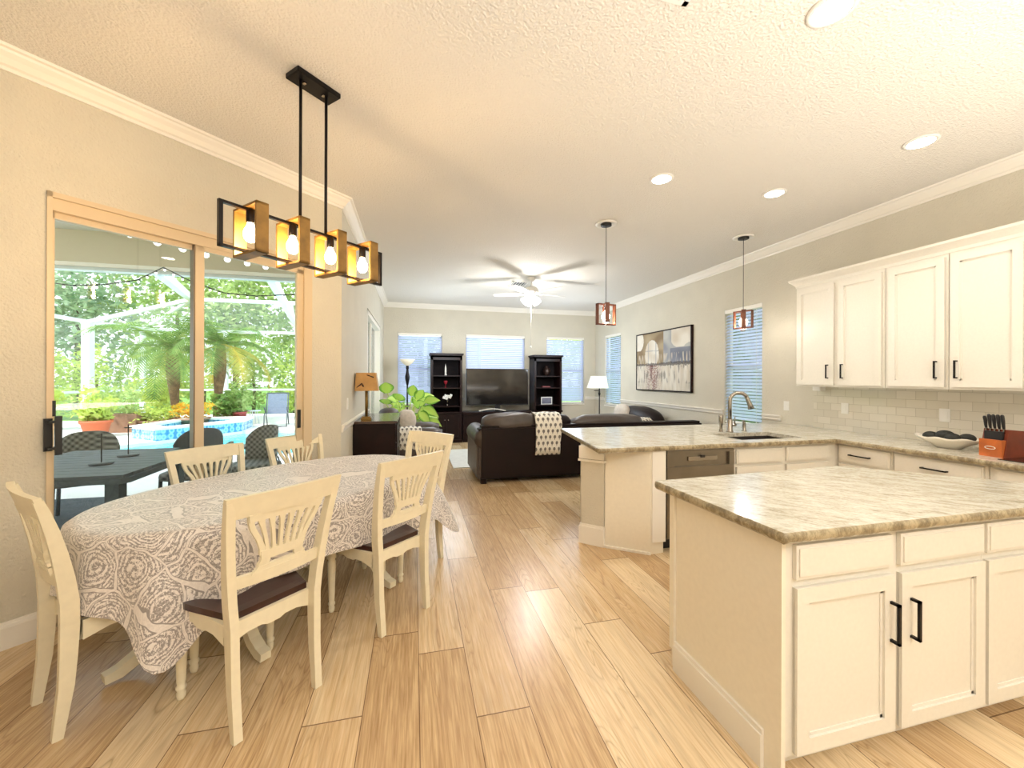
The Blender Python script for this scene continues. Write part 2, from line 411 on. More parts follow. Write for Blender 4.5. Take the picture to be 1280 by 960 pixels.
# diagonal (slider) wall: from A_ to B_ reversed so outward is left
S0=(B_[0]+B_[1])/R2
SO0,SO1,SZT=.571,2.165,2.52
wallpanel('wall_dining',B_,A_,0,H,[(SO0-S0,SO1-S0,0,SZT)])
wallpanel('wall_left',A_,(XL,YB),0,H,[(6.39-A_[1],8.72-A_[1],0,2.52)])
BW=[(-.38,.64,.83,2.53),(1.2,2.68,.83,2.53),(3.25,4.27,.83,2.53)]
wallpanel('wall_back',(XL,YB),(XR,YB),0,H,[(a-XL,b-XL,c,d_) for a,b,c,d_ in BW])
RW=[(4.49,5.17,.80,2.51),(8.33,9.10,.83,2.53)]
wallpanel('wall_right',(XR,YB),(XR,YN),0,H,[(YB-b,YB-a,c,d_) for a,b,c,d_ in RW])
wallpanel('wall_rear',(XR,YN),(-3.5,YN),0,H,[])
wallpanel('wall_near_left',(-3.5,YN),B_,0,H,[])
def sweep(path,prof,closed=False):
    """path: 2D points with the room on the right-hand side; prof: (offset into room, z)"""
    n=len(path); P=[Vector(p) for p in path]; vs=[];fs=[];k=len(prof)
    for i in range(n):
        ds=[]
        if i>0 or closed: ds.append((P[i]-P[i-1]).normalized())
        if i<n-1 or closed: ds.append((P[(i+1)%n]-P[i]).normalized())
        ns=[Vector((d.y,-d.x)) for d in ds]
        b=sum(ns,Vector((0,0))); b=b/b.length; sc=1/max(.3,b.dot(ns[0]))
        for o,z in prof: q=P[i]+b*o*sc; vs.append((q.x,q.y,z))
    for i in range(n if closed else n-1):
        j=(i+1)%n
        for a in range(k):
            a2=(a+1)%k; fs.append((i*k+a,i*k+a2,j*k+a2,j*k+a))
    if not closed: fs.append(list(range(k))); fs.append([(n-1)*k+a for a in range(k)][::-1])
    return MB().add(vs,fs)
crown=[(0,H-.103),(.012,H-.103),(.016,H-.085),(.03,H-.078),(.05,H-.05),(.072,H-.03),(.078,H-.018),(.095,H-.014),(.1,H),(0,H)]
struct('trim_1',sweep([(-3.5,YN),B_,A_,(XL,YB),(XR,YB),(XR,YN)],crown),M['trim'])
def rail(z): return [(0,z-.035),(.012,z-.035),(.02,z-.02),(.02,z),(.03,z+.012),(.034,z+.03),(.02,z+.036),(0,z+.036)]
RZ=.965
struct('trim_2',sweep([(XL,A_[1]+.02),(XL,6.38)],rail(RZ)),M['trim'])
struct('trim_3',sweep([(XL,YB),(-.40,YB)],rail(RZ)),M['trim'])
struct('trim_4',sweep([(.66,YB),(1.18,YB)],rail(RZ)),M['trim'])
struct('trim_5',sweep([(2.7,YB),(3.23,YB)],rail(RZ)),M['trim'])
struct('trim_6',sweep([(4.29,YB),(XR,YB),(XR,9.12)],rail(RZ)),M['trim'])
struct('trim_7',sweep([(XR,8.31),(XR,5.19)],rail(RZ)),M['trim'])
struct('trim_8',sweep([(XR,4.47),(XR,4.19)],rail(RZ)),M['trim'])
bb=[(0,0),(.016,0),(.016,.115),(.012,.128),(.008,.132),(.006,.145),(0,.145)]
struct('baseboard_dining',sweep([B_,sn(SO0-.01,K/R2)],bb),M['trim'])
struct('baseboard_corner',sweep([sn(SO1+.01,K/R2),A_,(XL,6.38)],bb),M['trim'])
struct('baseboard_back',sweep([(XL,8.73),(XL,YB),(XR,YB),(XR,4.3)],bb),M['trim'])
# ------------------------------------------------------------------ sliding door in the diagonal wall (s along, n outward)
NM=Matrix(((1/R2,-1/R2,0,0),(1/R2,1/R2,0,0),(0,0,1,0),(0,0,0,1)))   # (s,n,z)->world
nw=K/R2
door=struct('door_1',MB().box(SO0,SO0+.022,nw-.01,nw+.14,0,SZT,NM).box(SO1-.075,SO1-.0,nw-.004,nw+.14,0,SZT,NM).box(SO0,SO1,nw-.01,nw+.14,SZT-.03,SZT,NM).box(SO0,SO1,nw+.01,nw+.12,SZT-.10,SZT-.03,NM).box(SO0,SO1,nw,nw+.12,-.02,.02,NM),M['alu'])
def slidepanel(a,b,n0,n1,zt,stl,str_):
    return MB().box(a,a+stl,n0,n1,.02,zt,NM).box(b-str_,b,n0,n1,.02,zt,NM).box(a,b,n0,n1,zt-.035,zt,NM).box(a,b,n0,n1,.02,.10,NM)
p1=slidepanel(SO0+.02,1.345,nw+.05,nw+.085,SZT-.10,.02,.045); p1.build('sliding_panel',M['alu'],door)
p2=slidepanel(1.285,SO1-.07,nw+.015,nw+.045,SZT-.10,.055,.06); p2.build('sliding_panel',M['alu'],door)
MB().box(SO0+.04,1.30,nw+.066,nw+.069,.10,SZT-.13,NM).build('glass_pane',M['glass'],door)
MB().box(1.34,SO1-.13,nw+.029,nw+.032,.10,SZT-.13,NM).build('glass_pane',M['glass'],door)
MB().box(1.278,1.286,nw+.02,nw+.085,.05,SZT-.10,NM).build('stile_edge',M['aludark'],door)
hd=MB()
hd.box(SO0-.012,SO0+.022,nw-.022,nw-.008,1.04,1.225,NM)
hd.box(SO0+.022,SO0+.05,nw-.075,nw-.058,1.02,1.24,NM)
hd.box(SO0,SO0+.035,nw-.07,nw-.015,1.05,1.063,NM).box(SO0,SO0+.035,nw-.07,nw-.015,1.20,1.213,NM)
hd.box(SO0+.024,SO0+.038,nw+.0,nw+.012,1.235,1.325,NM)
hd.build('door_handle',M['blackp'],door,'black double pull handle')
MB().box(SO1-.125,SO1-.10,nw+.002,nw+.016,1.02,1.18,NM).build('door_latch',M['blackp'],door)
# far sliding door in the left wall
d2=struct('door_2',MB().box(XL-.12,XL+.0,6.40,6.47,0,2.5).box(XL-.12,XL,8.64,8.71,0,2.5).box(XL-.12,XL,6.40,8.71,2.43,2.5).box(XL-.1,XL-.06,7.52,7.60,0,2.45).box(XL-.12,XL,6.40,8.71,-.02,.03),M['trim'])
MB().box(XL-.082,XL-.079,6.45,7.55,.03,2.44).build('glass_pane',M['glass'],d2)
MB().box(XL-.102,XL-.099,7.55,8.66,.03,2.44).build('glass_pane',M['glass'],d2)
# ------------------------------------------------------------------ windows and blinds
def window(idx,kind,a,b,z0,z1,blind_label,closed):
    """kind 'y': wall plane Y=YB, spans x a..b ; kind 'x': wall plane X=XR spans y a..b"""
    if kind=='y': mt=Matrix(((1,0,0,0),(0,1,0,YB),(0,0,1,0),(0,0,0,1)))
    else: mt=Matrix(((0,1,0,XR),(1,0,0,0),(0,0,1,0),(0,0,0,1)))
    w=.035; zm=(z0+z1)/2
    f=struct('window_%d'%idx,MB().box(a,a+w,.09,.14,z0,z1,mt).box(b-w,b,.09,.14,z0,z1,mt).box(a,b,.09,.14,z0,z0+w,mt).box(a,b,.09,.14,z1-w,z1,mt).box(a,b,.09,.14,zm-.02,zm+.02,mt).box(a,b,-.03,.10,z0-.03,z0,mt),M['trim'])
    MB().box(a+w,b-w,.113,.116,z0+w,z1-w,mt).build('glass_pane',M['glass'],f)
    c=mt@Vector(((a+b)/2,0,0))
    t=thing('window_blind',blind_label,'blind',(c.x,c.y,z0))
    MB().box(a+.006,b-.006,.0,.06,z1-.06,z1-.004,mt).build('headrail',M['trim'],t)
    mb=MB(); n=int((z1-z0-.12)/.046); ang=math.radians(56 if closed else 42); hw=.024
    for i in range(n):
        zz=z1-.075-.046*(i+.5)
        dy,dz=math.cos(ang)*hw,math.sin(ang)*hw
        vs=[(a+.01,.03-dy,zz-dz),(b-.01,.03-dy,zz-dz),(b-.01,.03+dy,zz+dz),(a+.01,.03+dy,zz+dz)]
        th=Vector((0,-.0012,.0012)); vs+= [tuple(Vector(q)+th) for q in vs]
        mb.add(vs,[(0,1,2,3),(7,6,5,4),(0,4,5,1),(1,5,6,2),(2,6,7,3),(3,7,4,0)],False,mt)
    mb.build('slats',M['blind'],t)
    cd=MB()
    for u in (a+.12,b-.12): MB().box(u-.002,u+.002,.026,.029,z0+.03,z1-.05,mt).build('ladder_cord',M['trim'],t)
    MB().box(a+.01,b-.01,.01,.05,z0+.012,z0+.035,mt).build('bottom_rail',M['trim'],t)
window(1,'y',*BW[0],'white slatted blind over the back window behind the torchiere lamp',True)
window(2,'y',*BW[1],'wide white slatted blind over the middle window above the television',True)
window(3,'y',*BW[2],'white slatted blind over the back window right of the right tower cabinet',True)
window(4,'x',*RW[0],'open white slatted blind over the side window behind the kitchen faucet',False)
window(5,'x',*RW[1],'narrow white slatted blind over the side window in the far right corner',False)
# ------------------------------------------------------------------ kitchen cabinets
def shaker(mb_body,u0,u1,z0,z1,mt,t=.02,rail_=.055,flat=False):
    """door/drawer front lying in plane: local (u, out, z), out positive towards room"""
    if flat:
        mb_body.box(u0,u1,0,t-.005,z0,z1,mt); mb_body.box(u0+.012,u1-.012,t-.006,t,z0+.012,z1-.012,mt); return
    r=rail_
    mb_body.box(u0,u1,0,.008,z0,z1,mt)
    for b in ((u0,u0+r,z0,z1),(u1-r,u1,z0,z1),(u0+r,u1-r,z0,z0+r),(u0+r,u1-r,z1-r,z1)):
        mb_body.box(b[0],b[1],.006,t,b[2],b[3],mt)
    i=.012  # sloping inner bead
    mb_body.box(u0+r,u0+r+i,.006,.012,z0+r,z1-r,mt).box(u1-r-i,u1-r,.006,.012,z0+r,z1-r,mt).box(u0+r,u1-r,.006,.012,z0+r,z0+r+i,mt).box(u0+r,u1-r,.006,.012,z1-r-i,z1-r,mt)
def pull(mb,u0,u1,z0,z1,mt,out=.032,th=.0055,base=.02):
    if u0==u1: # vertical
        mb.box(u0-th,u0+th,out+base-.009,out+base,z0,z1,mt)
        mb.box(u0-th,u0+th,base,out+base,z0,z0+.01,mt).box(u0-th,u0+th,base,out+base,z1-.01,z1,mt)
    else:
        mb.box(u0,u1,out+base-.009,out+base,z0-th,z0+th,mt)
        mb.box(u0,u0+.01,base,out+base,z0-th,z0+th,mt).box(u1-.01,u1,base,out+base,z0-th,z0+th,mt)
def MT_negY(y): return Matrix(((1,0,0,0),(0,-1,0,y),(0,0,1,0),(0,0,0,1)))     # faces -Y
def MT_negX(x): return Matrix(((0,-1,0,x),(1,0,0,0),(0,0,1,0),(0,0,0,1)))     # faces -X, u = world y
def unit(name,label,mt,u0,u1,z0,z1,depth,fronts,toe=True,hollow=False,group=None,bodym=None,catn='cabinet'):
    c=mt@Vector(((u0+u1)/2,-depth/2,0))
    t=thing(name,label,catn,(c.x,c.y,0 if toe else z0))
    b=MB()
    if hollow: b.box(u0,u1,-.02,-.001,z0,z1,mt).box(u0,u0+.02,-depth,-.02,z0,z1,mt).box(u1-.02,u1,-depth,-.02,z0,z1,mt).box(u0,u1,-depth,-.02,z0,z0+.03,mt).box(u0,u1,-depth-.02,-depth,z0,z1,mt)
    else: b.box(u0,u1,-depth,-.001,z0,z1,mt)
    if toe: b.box(u0,u1,-depth,-.075,0,z0,mt)
    b.build('carcass',bodym or M['cab'],t)
    for fr in fronts:
        kind,a,b_,c0,c1=fr[:5]; mb=MB(); shaker(mb,a,b_,c0,c1,mt,flat=(kind=='drawer'))
        d_=mb.build('drawer_front' if kind=='drawer' else 'door',M['cab'],t)
        if len(fr)>5:
            h=MB(); pull(h,*fr[5:9],mt); h.build('handle',M['black'],d_)
    return t
CT=.905; CI=.925
# island
iy=1.17; im=MT_negY(iy)
isl=unit('island_cabinet','left island cabinet with two drawers above two doors with facing black handles',im,1.30,2.31,.10,CI-.035,.62,
 [('drawer',1.33,1.79,.742,.865),('drawer',1.833,2.298,.742,.865),('door',1.33,1.80,.115,.712,1.775,1.775,.46,.615),('door',1.833,2.298,.115,.712,1.88,1.88,.46,.615)])
MB().box(1.282,1.30,1.17,1.80,.0,CI-.036).box(1.268,1.284,1.765,1.80,.1,CI-.036).build('end_panel',M['panel'],isl)
MB().prism([(1.266,1.243),(1.283,1.243),(1.283,1.77),(1.266,1.77)],0,.125).box(1.272,1.283,1.243,1.77,.125,.145).build('baseboard',M['trim'],isl)
unit('island_cabinet','island cabinet cut by the right edge of the photo',im,2.312,3.05,.10,CI-.035,.40,
 [('drawer',2.318,2.74,.742,.865),('door',2.318,2.74,.115,.712)])
def counter(name,polyg,z,label,quads=None):
    """granite slab: polished top (child 1) on a rough chiselled edge band (child 2)"""
    t=thing(name,label,'countertop',(polyg[0][0],polyg[0][1],z-.04))
    tp=MB()
    for q in (quads or [polyg]): tp.prism(q,z-.038,z)
    tp.build('slab',M['granite'],t)
    # edge band with wobble
    P=[Vector(p) for p in polyg]; vs=[];fs=[]; pts=[]
    n=len(P); cen=sum(P,Vector((0,0)))/n
    for i in range(n):
        a,b=P[i],P[(i+1)%n]; L=(b-a).length; k=max(2,int(L/.02)); d=(b-a).normalized(); nr=Vector((d.y,-d.x))
        for j in range(k): pts.append((a+(b-a)*j/k,nr))
    m_=len(pts); prof=[(.0,z-.0003),(.004,z-.005),(.006,z-.018),(.005,z-.03),(-.004,z-.041)]
    for i,(p_,nr) in enumerate(pts):
        for o,zz in prof:
            w=.004*noise.noise(Vector((p_.x*45,p_.y*45,zz*60))) if o>0 else 0
            q=p_+nr*(o+w); vs.append((q.x,q.y,zz))
    k=len(prof)
    for i in range(m_):
        j=(i+1)%m_
        for a in range(k-1): fs.append((i*k+a,i*k+a+1,j*k+a+1,j*k+a))
    e=MB(); e.open_=True; e.add(vs,fs,True); e.build('rough_edge',M['granedge'],t)
    return t
counter('island_countertop',[(1.255,1.135),(3.12,1.135),(3.12,1.40),(2.56,1.95),(1.235,1.875)],CI,'grey and cream granite countertop with clipped corner on the island')
# peninsula + right run
pm=MT_negY(2.985)
body=thing('peninsula_end','cream angled end wall of the peninsula with baseboard and cap','peninsula',(1.7,3.3,0))
MB().prism([(1.908,2.975),(2.04,2.985),(2.04,3.595),(1.66,3.595),(1.615,3.20)],0.0,CT-.041).build('end_panel',M['panel'],body)
MB().prism([(1.455,3.345),(1.60,3.20),(1.65,3.24),(1.65,3.595),(1.56,3.595)],.0,CT-.041).build('post',M['wall'],body,'beige drywall post')
MB().prism([(1.432,3.348),(1.592,3.188),(1.625,3.21),(1.625,3.5)],0,.155).prism([(1.44,3.348),(1.596,3.193),(1.62,3.21),(1.62,3.5)],.155,.175).build('baseboard',M['trim'],body)
MB().prism([(1.432,3.348),(1.594,3.186),(1.625,3.21),(1.62,3.5)],CT-.15,CT-.04).prism([(1.424,3.35),(1.596,3.178),(1.63,3.2),(1.63,3.5)],CT-.175,CT-.155).build('cap_trim',M['trim'],body)
MB().prism([(1.60,3.19),(1.905,2.96),(1.915,2.972),(1.61,3.205)],0,.02).build('shoe_molding',M['trim'],body)
MB().box(1.925,2.05,2.965,2.98,.10,CT-.041).build('stile',M['trim'],body)
pony=struct('wall_peninsula',MB().box(1.60,XR,3.60,3.70,0,CT-.041),M['wall'])
dw=thing('dishwasher','stainless steel dishwasher with a recessed pocket handle under the peninsula counter','dishwasher',(2.39,3.2,0))
MB().box(2.06,2.735,3.0,3.58,.10,CT-.045).box(2.06,2.735,3.06,3.58,.0,.10).build('tub',M['blackp'],dw)
MB().box(2.062,2.733,2.965,3.0,.115,.72,b=.004).box(2.062,2.733,2.965,3.0,.83,CT-.048,b=.004).box(2.062,2.13,2.965,3.0,.72,.83).box(2.68,2.733,2.965,3.0,.72,.83).box(2.13,2.68,2.985,3.0,.72,.83).build('door',M['ss'],dw)
MB().box(2.27,2.56,2.968,2.985,.765,.80).build('handle_pocket',M['steel'],dw,'bright handle lip')
MB().box(2.39,2.43,2.962,2.97,.79,.81).build('latch',M['blackp'],dw)
unit('sink_cabinet','cream sink base cabinet with two false drawer fronts beside the dishwasher',pm,2.74,3.93,.10,CT-.042,.55,
 [('drawer',2.762,3.262,.715,.842),('drawer',3.305,3.79,.715,.842),('door',2.762,3.262,.12,.69),('door',3.305,3.79,.12,.69)],hollow=True)
rm=MT_negX(3.925)
MB_=unit('drawer_cabinet','cream base cabinet with a short black bar handle in the counter corner',rm,2.53,2.983,.10,CT-.042,.62,
 [('drawer',2.545,2.965,.70,.845,2.69,2.86,.77,.77),('door',2.545,2.965,.12,.675)])
unit('drawer_cabinet','wide cream drawer cabinet with a long black bar handle below the white bowl',rm,1.95,2.525,.10,CT-.042,.62,
 [('drawer',1.97,2.515,.70,.845,2.16,2.32,.77,.77),('drawer',1.97,2.515,.40,.675,2.16,2.32,.54,.54),('drawer',1.97,2.515,.12,.375,2.16,2.32,.25,.25)])
unit('drawer_cabinet','cream base cabinet under the black cooktop at the right edge',rm,1.10,1.945,.10,CT-.042,.62,
 [('drawer',1.12,1.91,.70,.845),('door',1.12,1.91,.12,.675)])
pc=[(1.43,2.945),(3.865,2.945),(3.865,1.10),(XR-.002,1.10),(XR-.002,4.25),(1.60,4.25)]
SX0,SX1,SY0,SY1=2.93,3.64,3.09,3.50
quads=[[(1.43,2.945),(SX0,2.945),(SX0,4.25),(1.60,4.25)],[(SX0,2.945),(SX1,2.945),(SX1,SY0),(SX0,SY0)],[(SX0,SY1),(SX1,SY1),(SX1,4.25),(SX0,4.25)],
 [(SX1,2.945),(3.865,2.945),(XR-.002,2.945),(XR-.002,4.25),(SX1,4.25)],[(3.865,1.10),(XR-.002,1.10),(XR-.002,2.945),(3.865,2.945)]]
counter('perimeter_countertop',pc,CT,'pale granite countertop running from the peninsula along the backsplash',quads)
sk=thing('kitchen_sink','dark undermount sink set in the peninsula counter','sink',((SX0+SX1)/2,(SY0+SY1)/2,.70))
MB().box(SX0-.01,SX1+.01,SY0-.01,SY0,.68,CT-.038).box(SX0-.01,SX1+.01,SY1,SY1+.01,.68,CT-.038).box(SX0-.01,SX0,SY0,SY1,.68,CT-.038).box(SX1,SX1+.01,SY0,SY1,.68,CT-.038).box(SX0-.01,SX1+.01,SY0-.01,SY1+.01,.67,.68).build('basin',M['sinkm'],sk)
MB().lathe([(.045,.681),(.045,.684),(.02,.684)],(SX0+SX1)/2,(SY0+SY1)/2).build('drain',M['steel'],sk)
fc=thing('kitchen_faucet','tall brushed nickel gooseneck faucet with pull-down spray head','faucet',(3.24,3.58,CT))
fx_,fy_=3.24,3.58
MB().lathe([(.034,CT),(.034,CT+.01),(.028,CT+.02),(.026,CT+.13),(.022,CT+.14)],fx_,fy_).build('base',M['steel'],fc)
arc=[(fx_,fy_,CT+.12),(fx_,fy_,CT+.30)]+[(fx_+.085*(1-math.cos(a)),fy_-.03*(1-math.cos(a)),CT+.33+.085*math.sin(a)) for a in [PI*i/12 for i in range(0,11)]]
MB().tube(arc,.0185,12).build('spout',M['steel'],fc)
e_=Vector(arc[-1]); MB().tube([e_+Vector((-.004,0,.01)),e_+Vector((.012,-.004,-.03)),e_+Vector((.035,-.01,-.085)),e_+Vector((.045,-.014,-.125))],[.017,.02,.024,.031],14).build('spray_head',M['steel'],fc)
MB().tube([(fx_+.02,fy_,CT+.075),(fx_+.065,fy_-.005,CT+.075)],[.018,.02],12).tube([(fx_+.06,fy_,CT+.08),(fx_+.055,fy_-.01,CT+.16)],[.008,.005],8).build('lever',M['steel'],fc)
so=thing('soap_dispenser','short nickel soap dispenser beside the gooseneck faucet','soap dispenser',(3.44,3.6,CT))
MB().lathe([(.024,CT),(.024,CT+.01),(.018,CT+.02),(.018,CT+.09),(.02,CT+.10)],3.44,3.6).build('body',M['steel'],so)
MB().tube([(3.44,3.6,CT+.10),(3.44,3.6,CT+.115),(3.40,3.58,CT+.112)],.008,8).build('nozzle',M['steel'],so)
sp_=thing('side_sprayer','short nickel stub standing left of the faucet','sprayer',(3.16,3.62,CT))
MB().lathe([(.022,CT),(.018,CT+.015),(.014,CT+.05),(.02,CT+.08),(.021,CT+.17),(.014,CT+.185)],3.165,3.62,14).build('sprayer_body',M['steel'],sp_)
struct('wall_backsplash',MB().box(XR-.012,XR+.001,1.0,3.755,CT,1.405),M['tile'])
# uppers
um=MT_negX(4.25)
def upper(label,a,b,fr): return unit('upper_cabinet',label,um,a,b,1.385,2.50,.32,fr,toe=False)
upper('leftmost cream wall cabinet with two narrow doors and facing black handles',2.81,3.70,[('door',3.27,3.68,1.405,2.47,3.325,3.325,1.475,1.62),('door',2.83,3.225,1.405,2.47,3.175,3.175,1.475,1.62)])
upper('cream wall cabinet with one door above the backsplash outlet',2.352,2.806,[('door',2.37,2.775,1.405,2.47,2.42,2.42,1.475,1.62)])
upper('cream wall cabinet above the knife block at the right edge',1.45,2.348,[('door',1.93,2.33,1.405,2.47,2.29,2.29,1.475,1.62),('door',1.48,1.90,1.405,2.47)])
pr=[(0,2.50),(.004,2.50),(.01,2.525),(.03,2.55),(.055,2.575),(.06,2.595),(0,2.595)]
cm=sweep([(4.25,1.3),(4.25,3.70),(4.57,3.70)],[(-o,z) for o,z in pr])
cmo=cm.build('cabinet_cornice',M['cab']); tag(origin(cmo,(4.25,3.7,2.5)),'cream crown molding along the tops of the wall cabinets','molding')
# ------------------------------------------------------------------ counter objects
kb=thing('knife_block','cherry wood knife block with white oval badge','knife block',(4.15,2.012,CT),math.radians(-8))
kx=Matrix.Translation((4.15,2.012,CT))@Matrix.Rotation(math.radians(-8),4,'Z')
MB().prism([(-.07,-.065),(.0,-.065),(.0,.065),(-.07,.065)],0,.125,kx).build('front_box',M['knifewood'],kb)
bk=MB(); bk.add([(-.06,-.07,.0),(.13,-.07,.0),(.13,-.07,.19),(-.02,-.07,.20),(-.06,.07,.0),(.13,.07,.0),(.13,.07,.19),(-.02,.07,.20)],[(0,1,2,3),(7,6,5,4),(0,4,5,1),(1,5,6,2),(2,6,7,3),(3,7,4,0)],False,kx); bk.build('back_box',M['knifewood2'],kb)
bd=MB(); 
for i in range(16):
    a=2*PI*i/16; b_=2*PI*(i+1)/16
    bd.tube([(-.0715,.03*math.cos(a),.065+.010*math.sin(a)),(-.0715,.03*math.cos(b_),.065+.010*math.sin(b_))],.0025,6,mtx=kx)
bd.build('badge',M['ceramic'],kb,'white oval badge outline')
MB().box(-.045,.0,-.052,.052,.125,.185,kx).build('slot_insert',M['blackp'],kb)
for i in range(5):
    yy_=.05-.025*i; 
    kn=thing('kitchen_knife',['black handled knife in the block, first from the left','black handled knife in the block, second from the left','black handled knife in the block, third from the left','black handled knife in the block, fourth from the left','black handled knife in the block, last on the right'][i],'knife',tuple(kx@Vector((-.02,yy_,.18))),0,'knives in the block')
    top=.30 if i else .285
    MB().tube([(-.03,yy_,.205),(-.033,yy_+.001,.225),(-.038,yy_,.26),(-.045,yy_,top),(-.047,yy_,top+.008)],[.007,.009,.0105,.0105,.006],10,mtx=kx).build('handle',M['blackp'],kn)
    MB().box(-.034,-.024,yy_-.004,yy_+.004,.17,.208,kx).build('bolster',M['steel'],kn)
bw=thing('ceramic_bowl','wide shallow white ceramic bowl with scalloped rim holding black balls','bowl',(4.27,2.36,CT))
prof=[(.075,0),(.085,.008),(.12,.03),(.18,.068),(.205,.088),(.20,.092),(.165,.070),(.11,.038),(.03,.022)]
bmb=MB(); seg=48; vs=[];fs=[]
for r,h_ in prof:
    for k in range(seg):
        a=2*PI*k/seg; w=1+(.035*math.sin(8*a) if r>.15 else 0); vs.append((4.27+.82*r*w*math.cos(a),2.36+r*w*math.sin(a)*1.02,CT+h_+(.006*math.sin(8*a+1) if r>.17 else 0)))
for i in range(len(prof)-1):
    for k in range(seg): k2=(k+1)%seg; fs.append((i*seg+k,i*seg+k2,(i+1)*seg+k2,(i+1)*seg+k))
fs.append(list(range(seg))[::-1]); fs.append([(len(prof)-1)*seg+k for k in range(seg)])
bmb.add(vs,fs,True).build('bowl_body',M['ceramic'],bw)
for i,(dy,dx,dz,r,l) in enumerate([(.105,-.02,.085,.048,'dark oval ball on the left side of the white bowl'),(.02,-.005,.098,.055,'largest dark ball, topmost in the white bowl'),(-.05,-.045,.09,.046,'dark ball right of the topmost one in the white bowl'),(-.105,.02,.092,.045,'dark ball at the right rim of the white bowl'),(.05,.06,.085,.045,'dark ball at the back of the white bowl')]):
    c_=(4.27+dx,2.36+dy,CT+dz); o=MB().sell(c_,(r,r*1.12,r*.8),2,24,14).build('decorative_ball',M['pod']); tag(origin(o,c_),l,'ball','dark balls in the white bowl')
ck=thing('cooktop','black glass cooktop set into the counter at the right edge','cooktop',(4.2,1.5,CT))
MB().box(3.972,4.46,1.12,1.93,CT,CT+.006).build('glass_top',M['cook'],ck)
# wall plates
def plate(name,label,cat,y,z,x=XR-.013,hw=.038,rocker=True):
    t=thing(name,label,cat,(x,y,z)); MB().box(x-.006,x,y-hw,y+hw,z-.058,z+.058,b=.002).build('cover_plate',M['white'],t)
    if rocker: MB().box(x-.010,x-.005,y-.017,y+.017,z-.034,z+.034).build('rocker',M['white'],t)
    else:
        MB().box(x-.009,x-.005,y-.017,y+.017,z+.005,z+.035).box(x-.009,x-.005,y-.017,y+.017,z-.035,z-.005).build('socket',M['white'],t)
    return t
plate('light_switch','white rocker switch on the wall right of the faucet window','switch',4.12,1.13,x=XR-.0)
plate('wall_outlet','white outlet on the backsplash tile near the counter corner','outlet',3.40,1.15,rocker=False)
plate('wall_outlet','white outlet on the tile above the white bowl','outlet',2.55,1.15,rocker=False)
lo=thing('light_switch','white switch plate on the left wall above the chair rail behind the dresser','switch',(XL,4.6,1.2))
MB().box(XL,XL+.006,4.50,4.58,1.13,1.25).build('cover_plate',M['white'],lo); MB().box(XL+.005,XL+.01,4.525,4.555,1.155,1.225).build('rocker',M['white'],lo)
jb=MB().box(4.48,4.566,3.61,3.70,1.335,1.3845,b=.004).build('junction_box',M['white']); tag(origin(jb,(4.53,3.65,1.335)),'small white box under the left end of the wall cabinets','junction box')
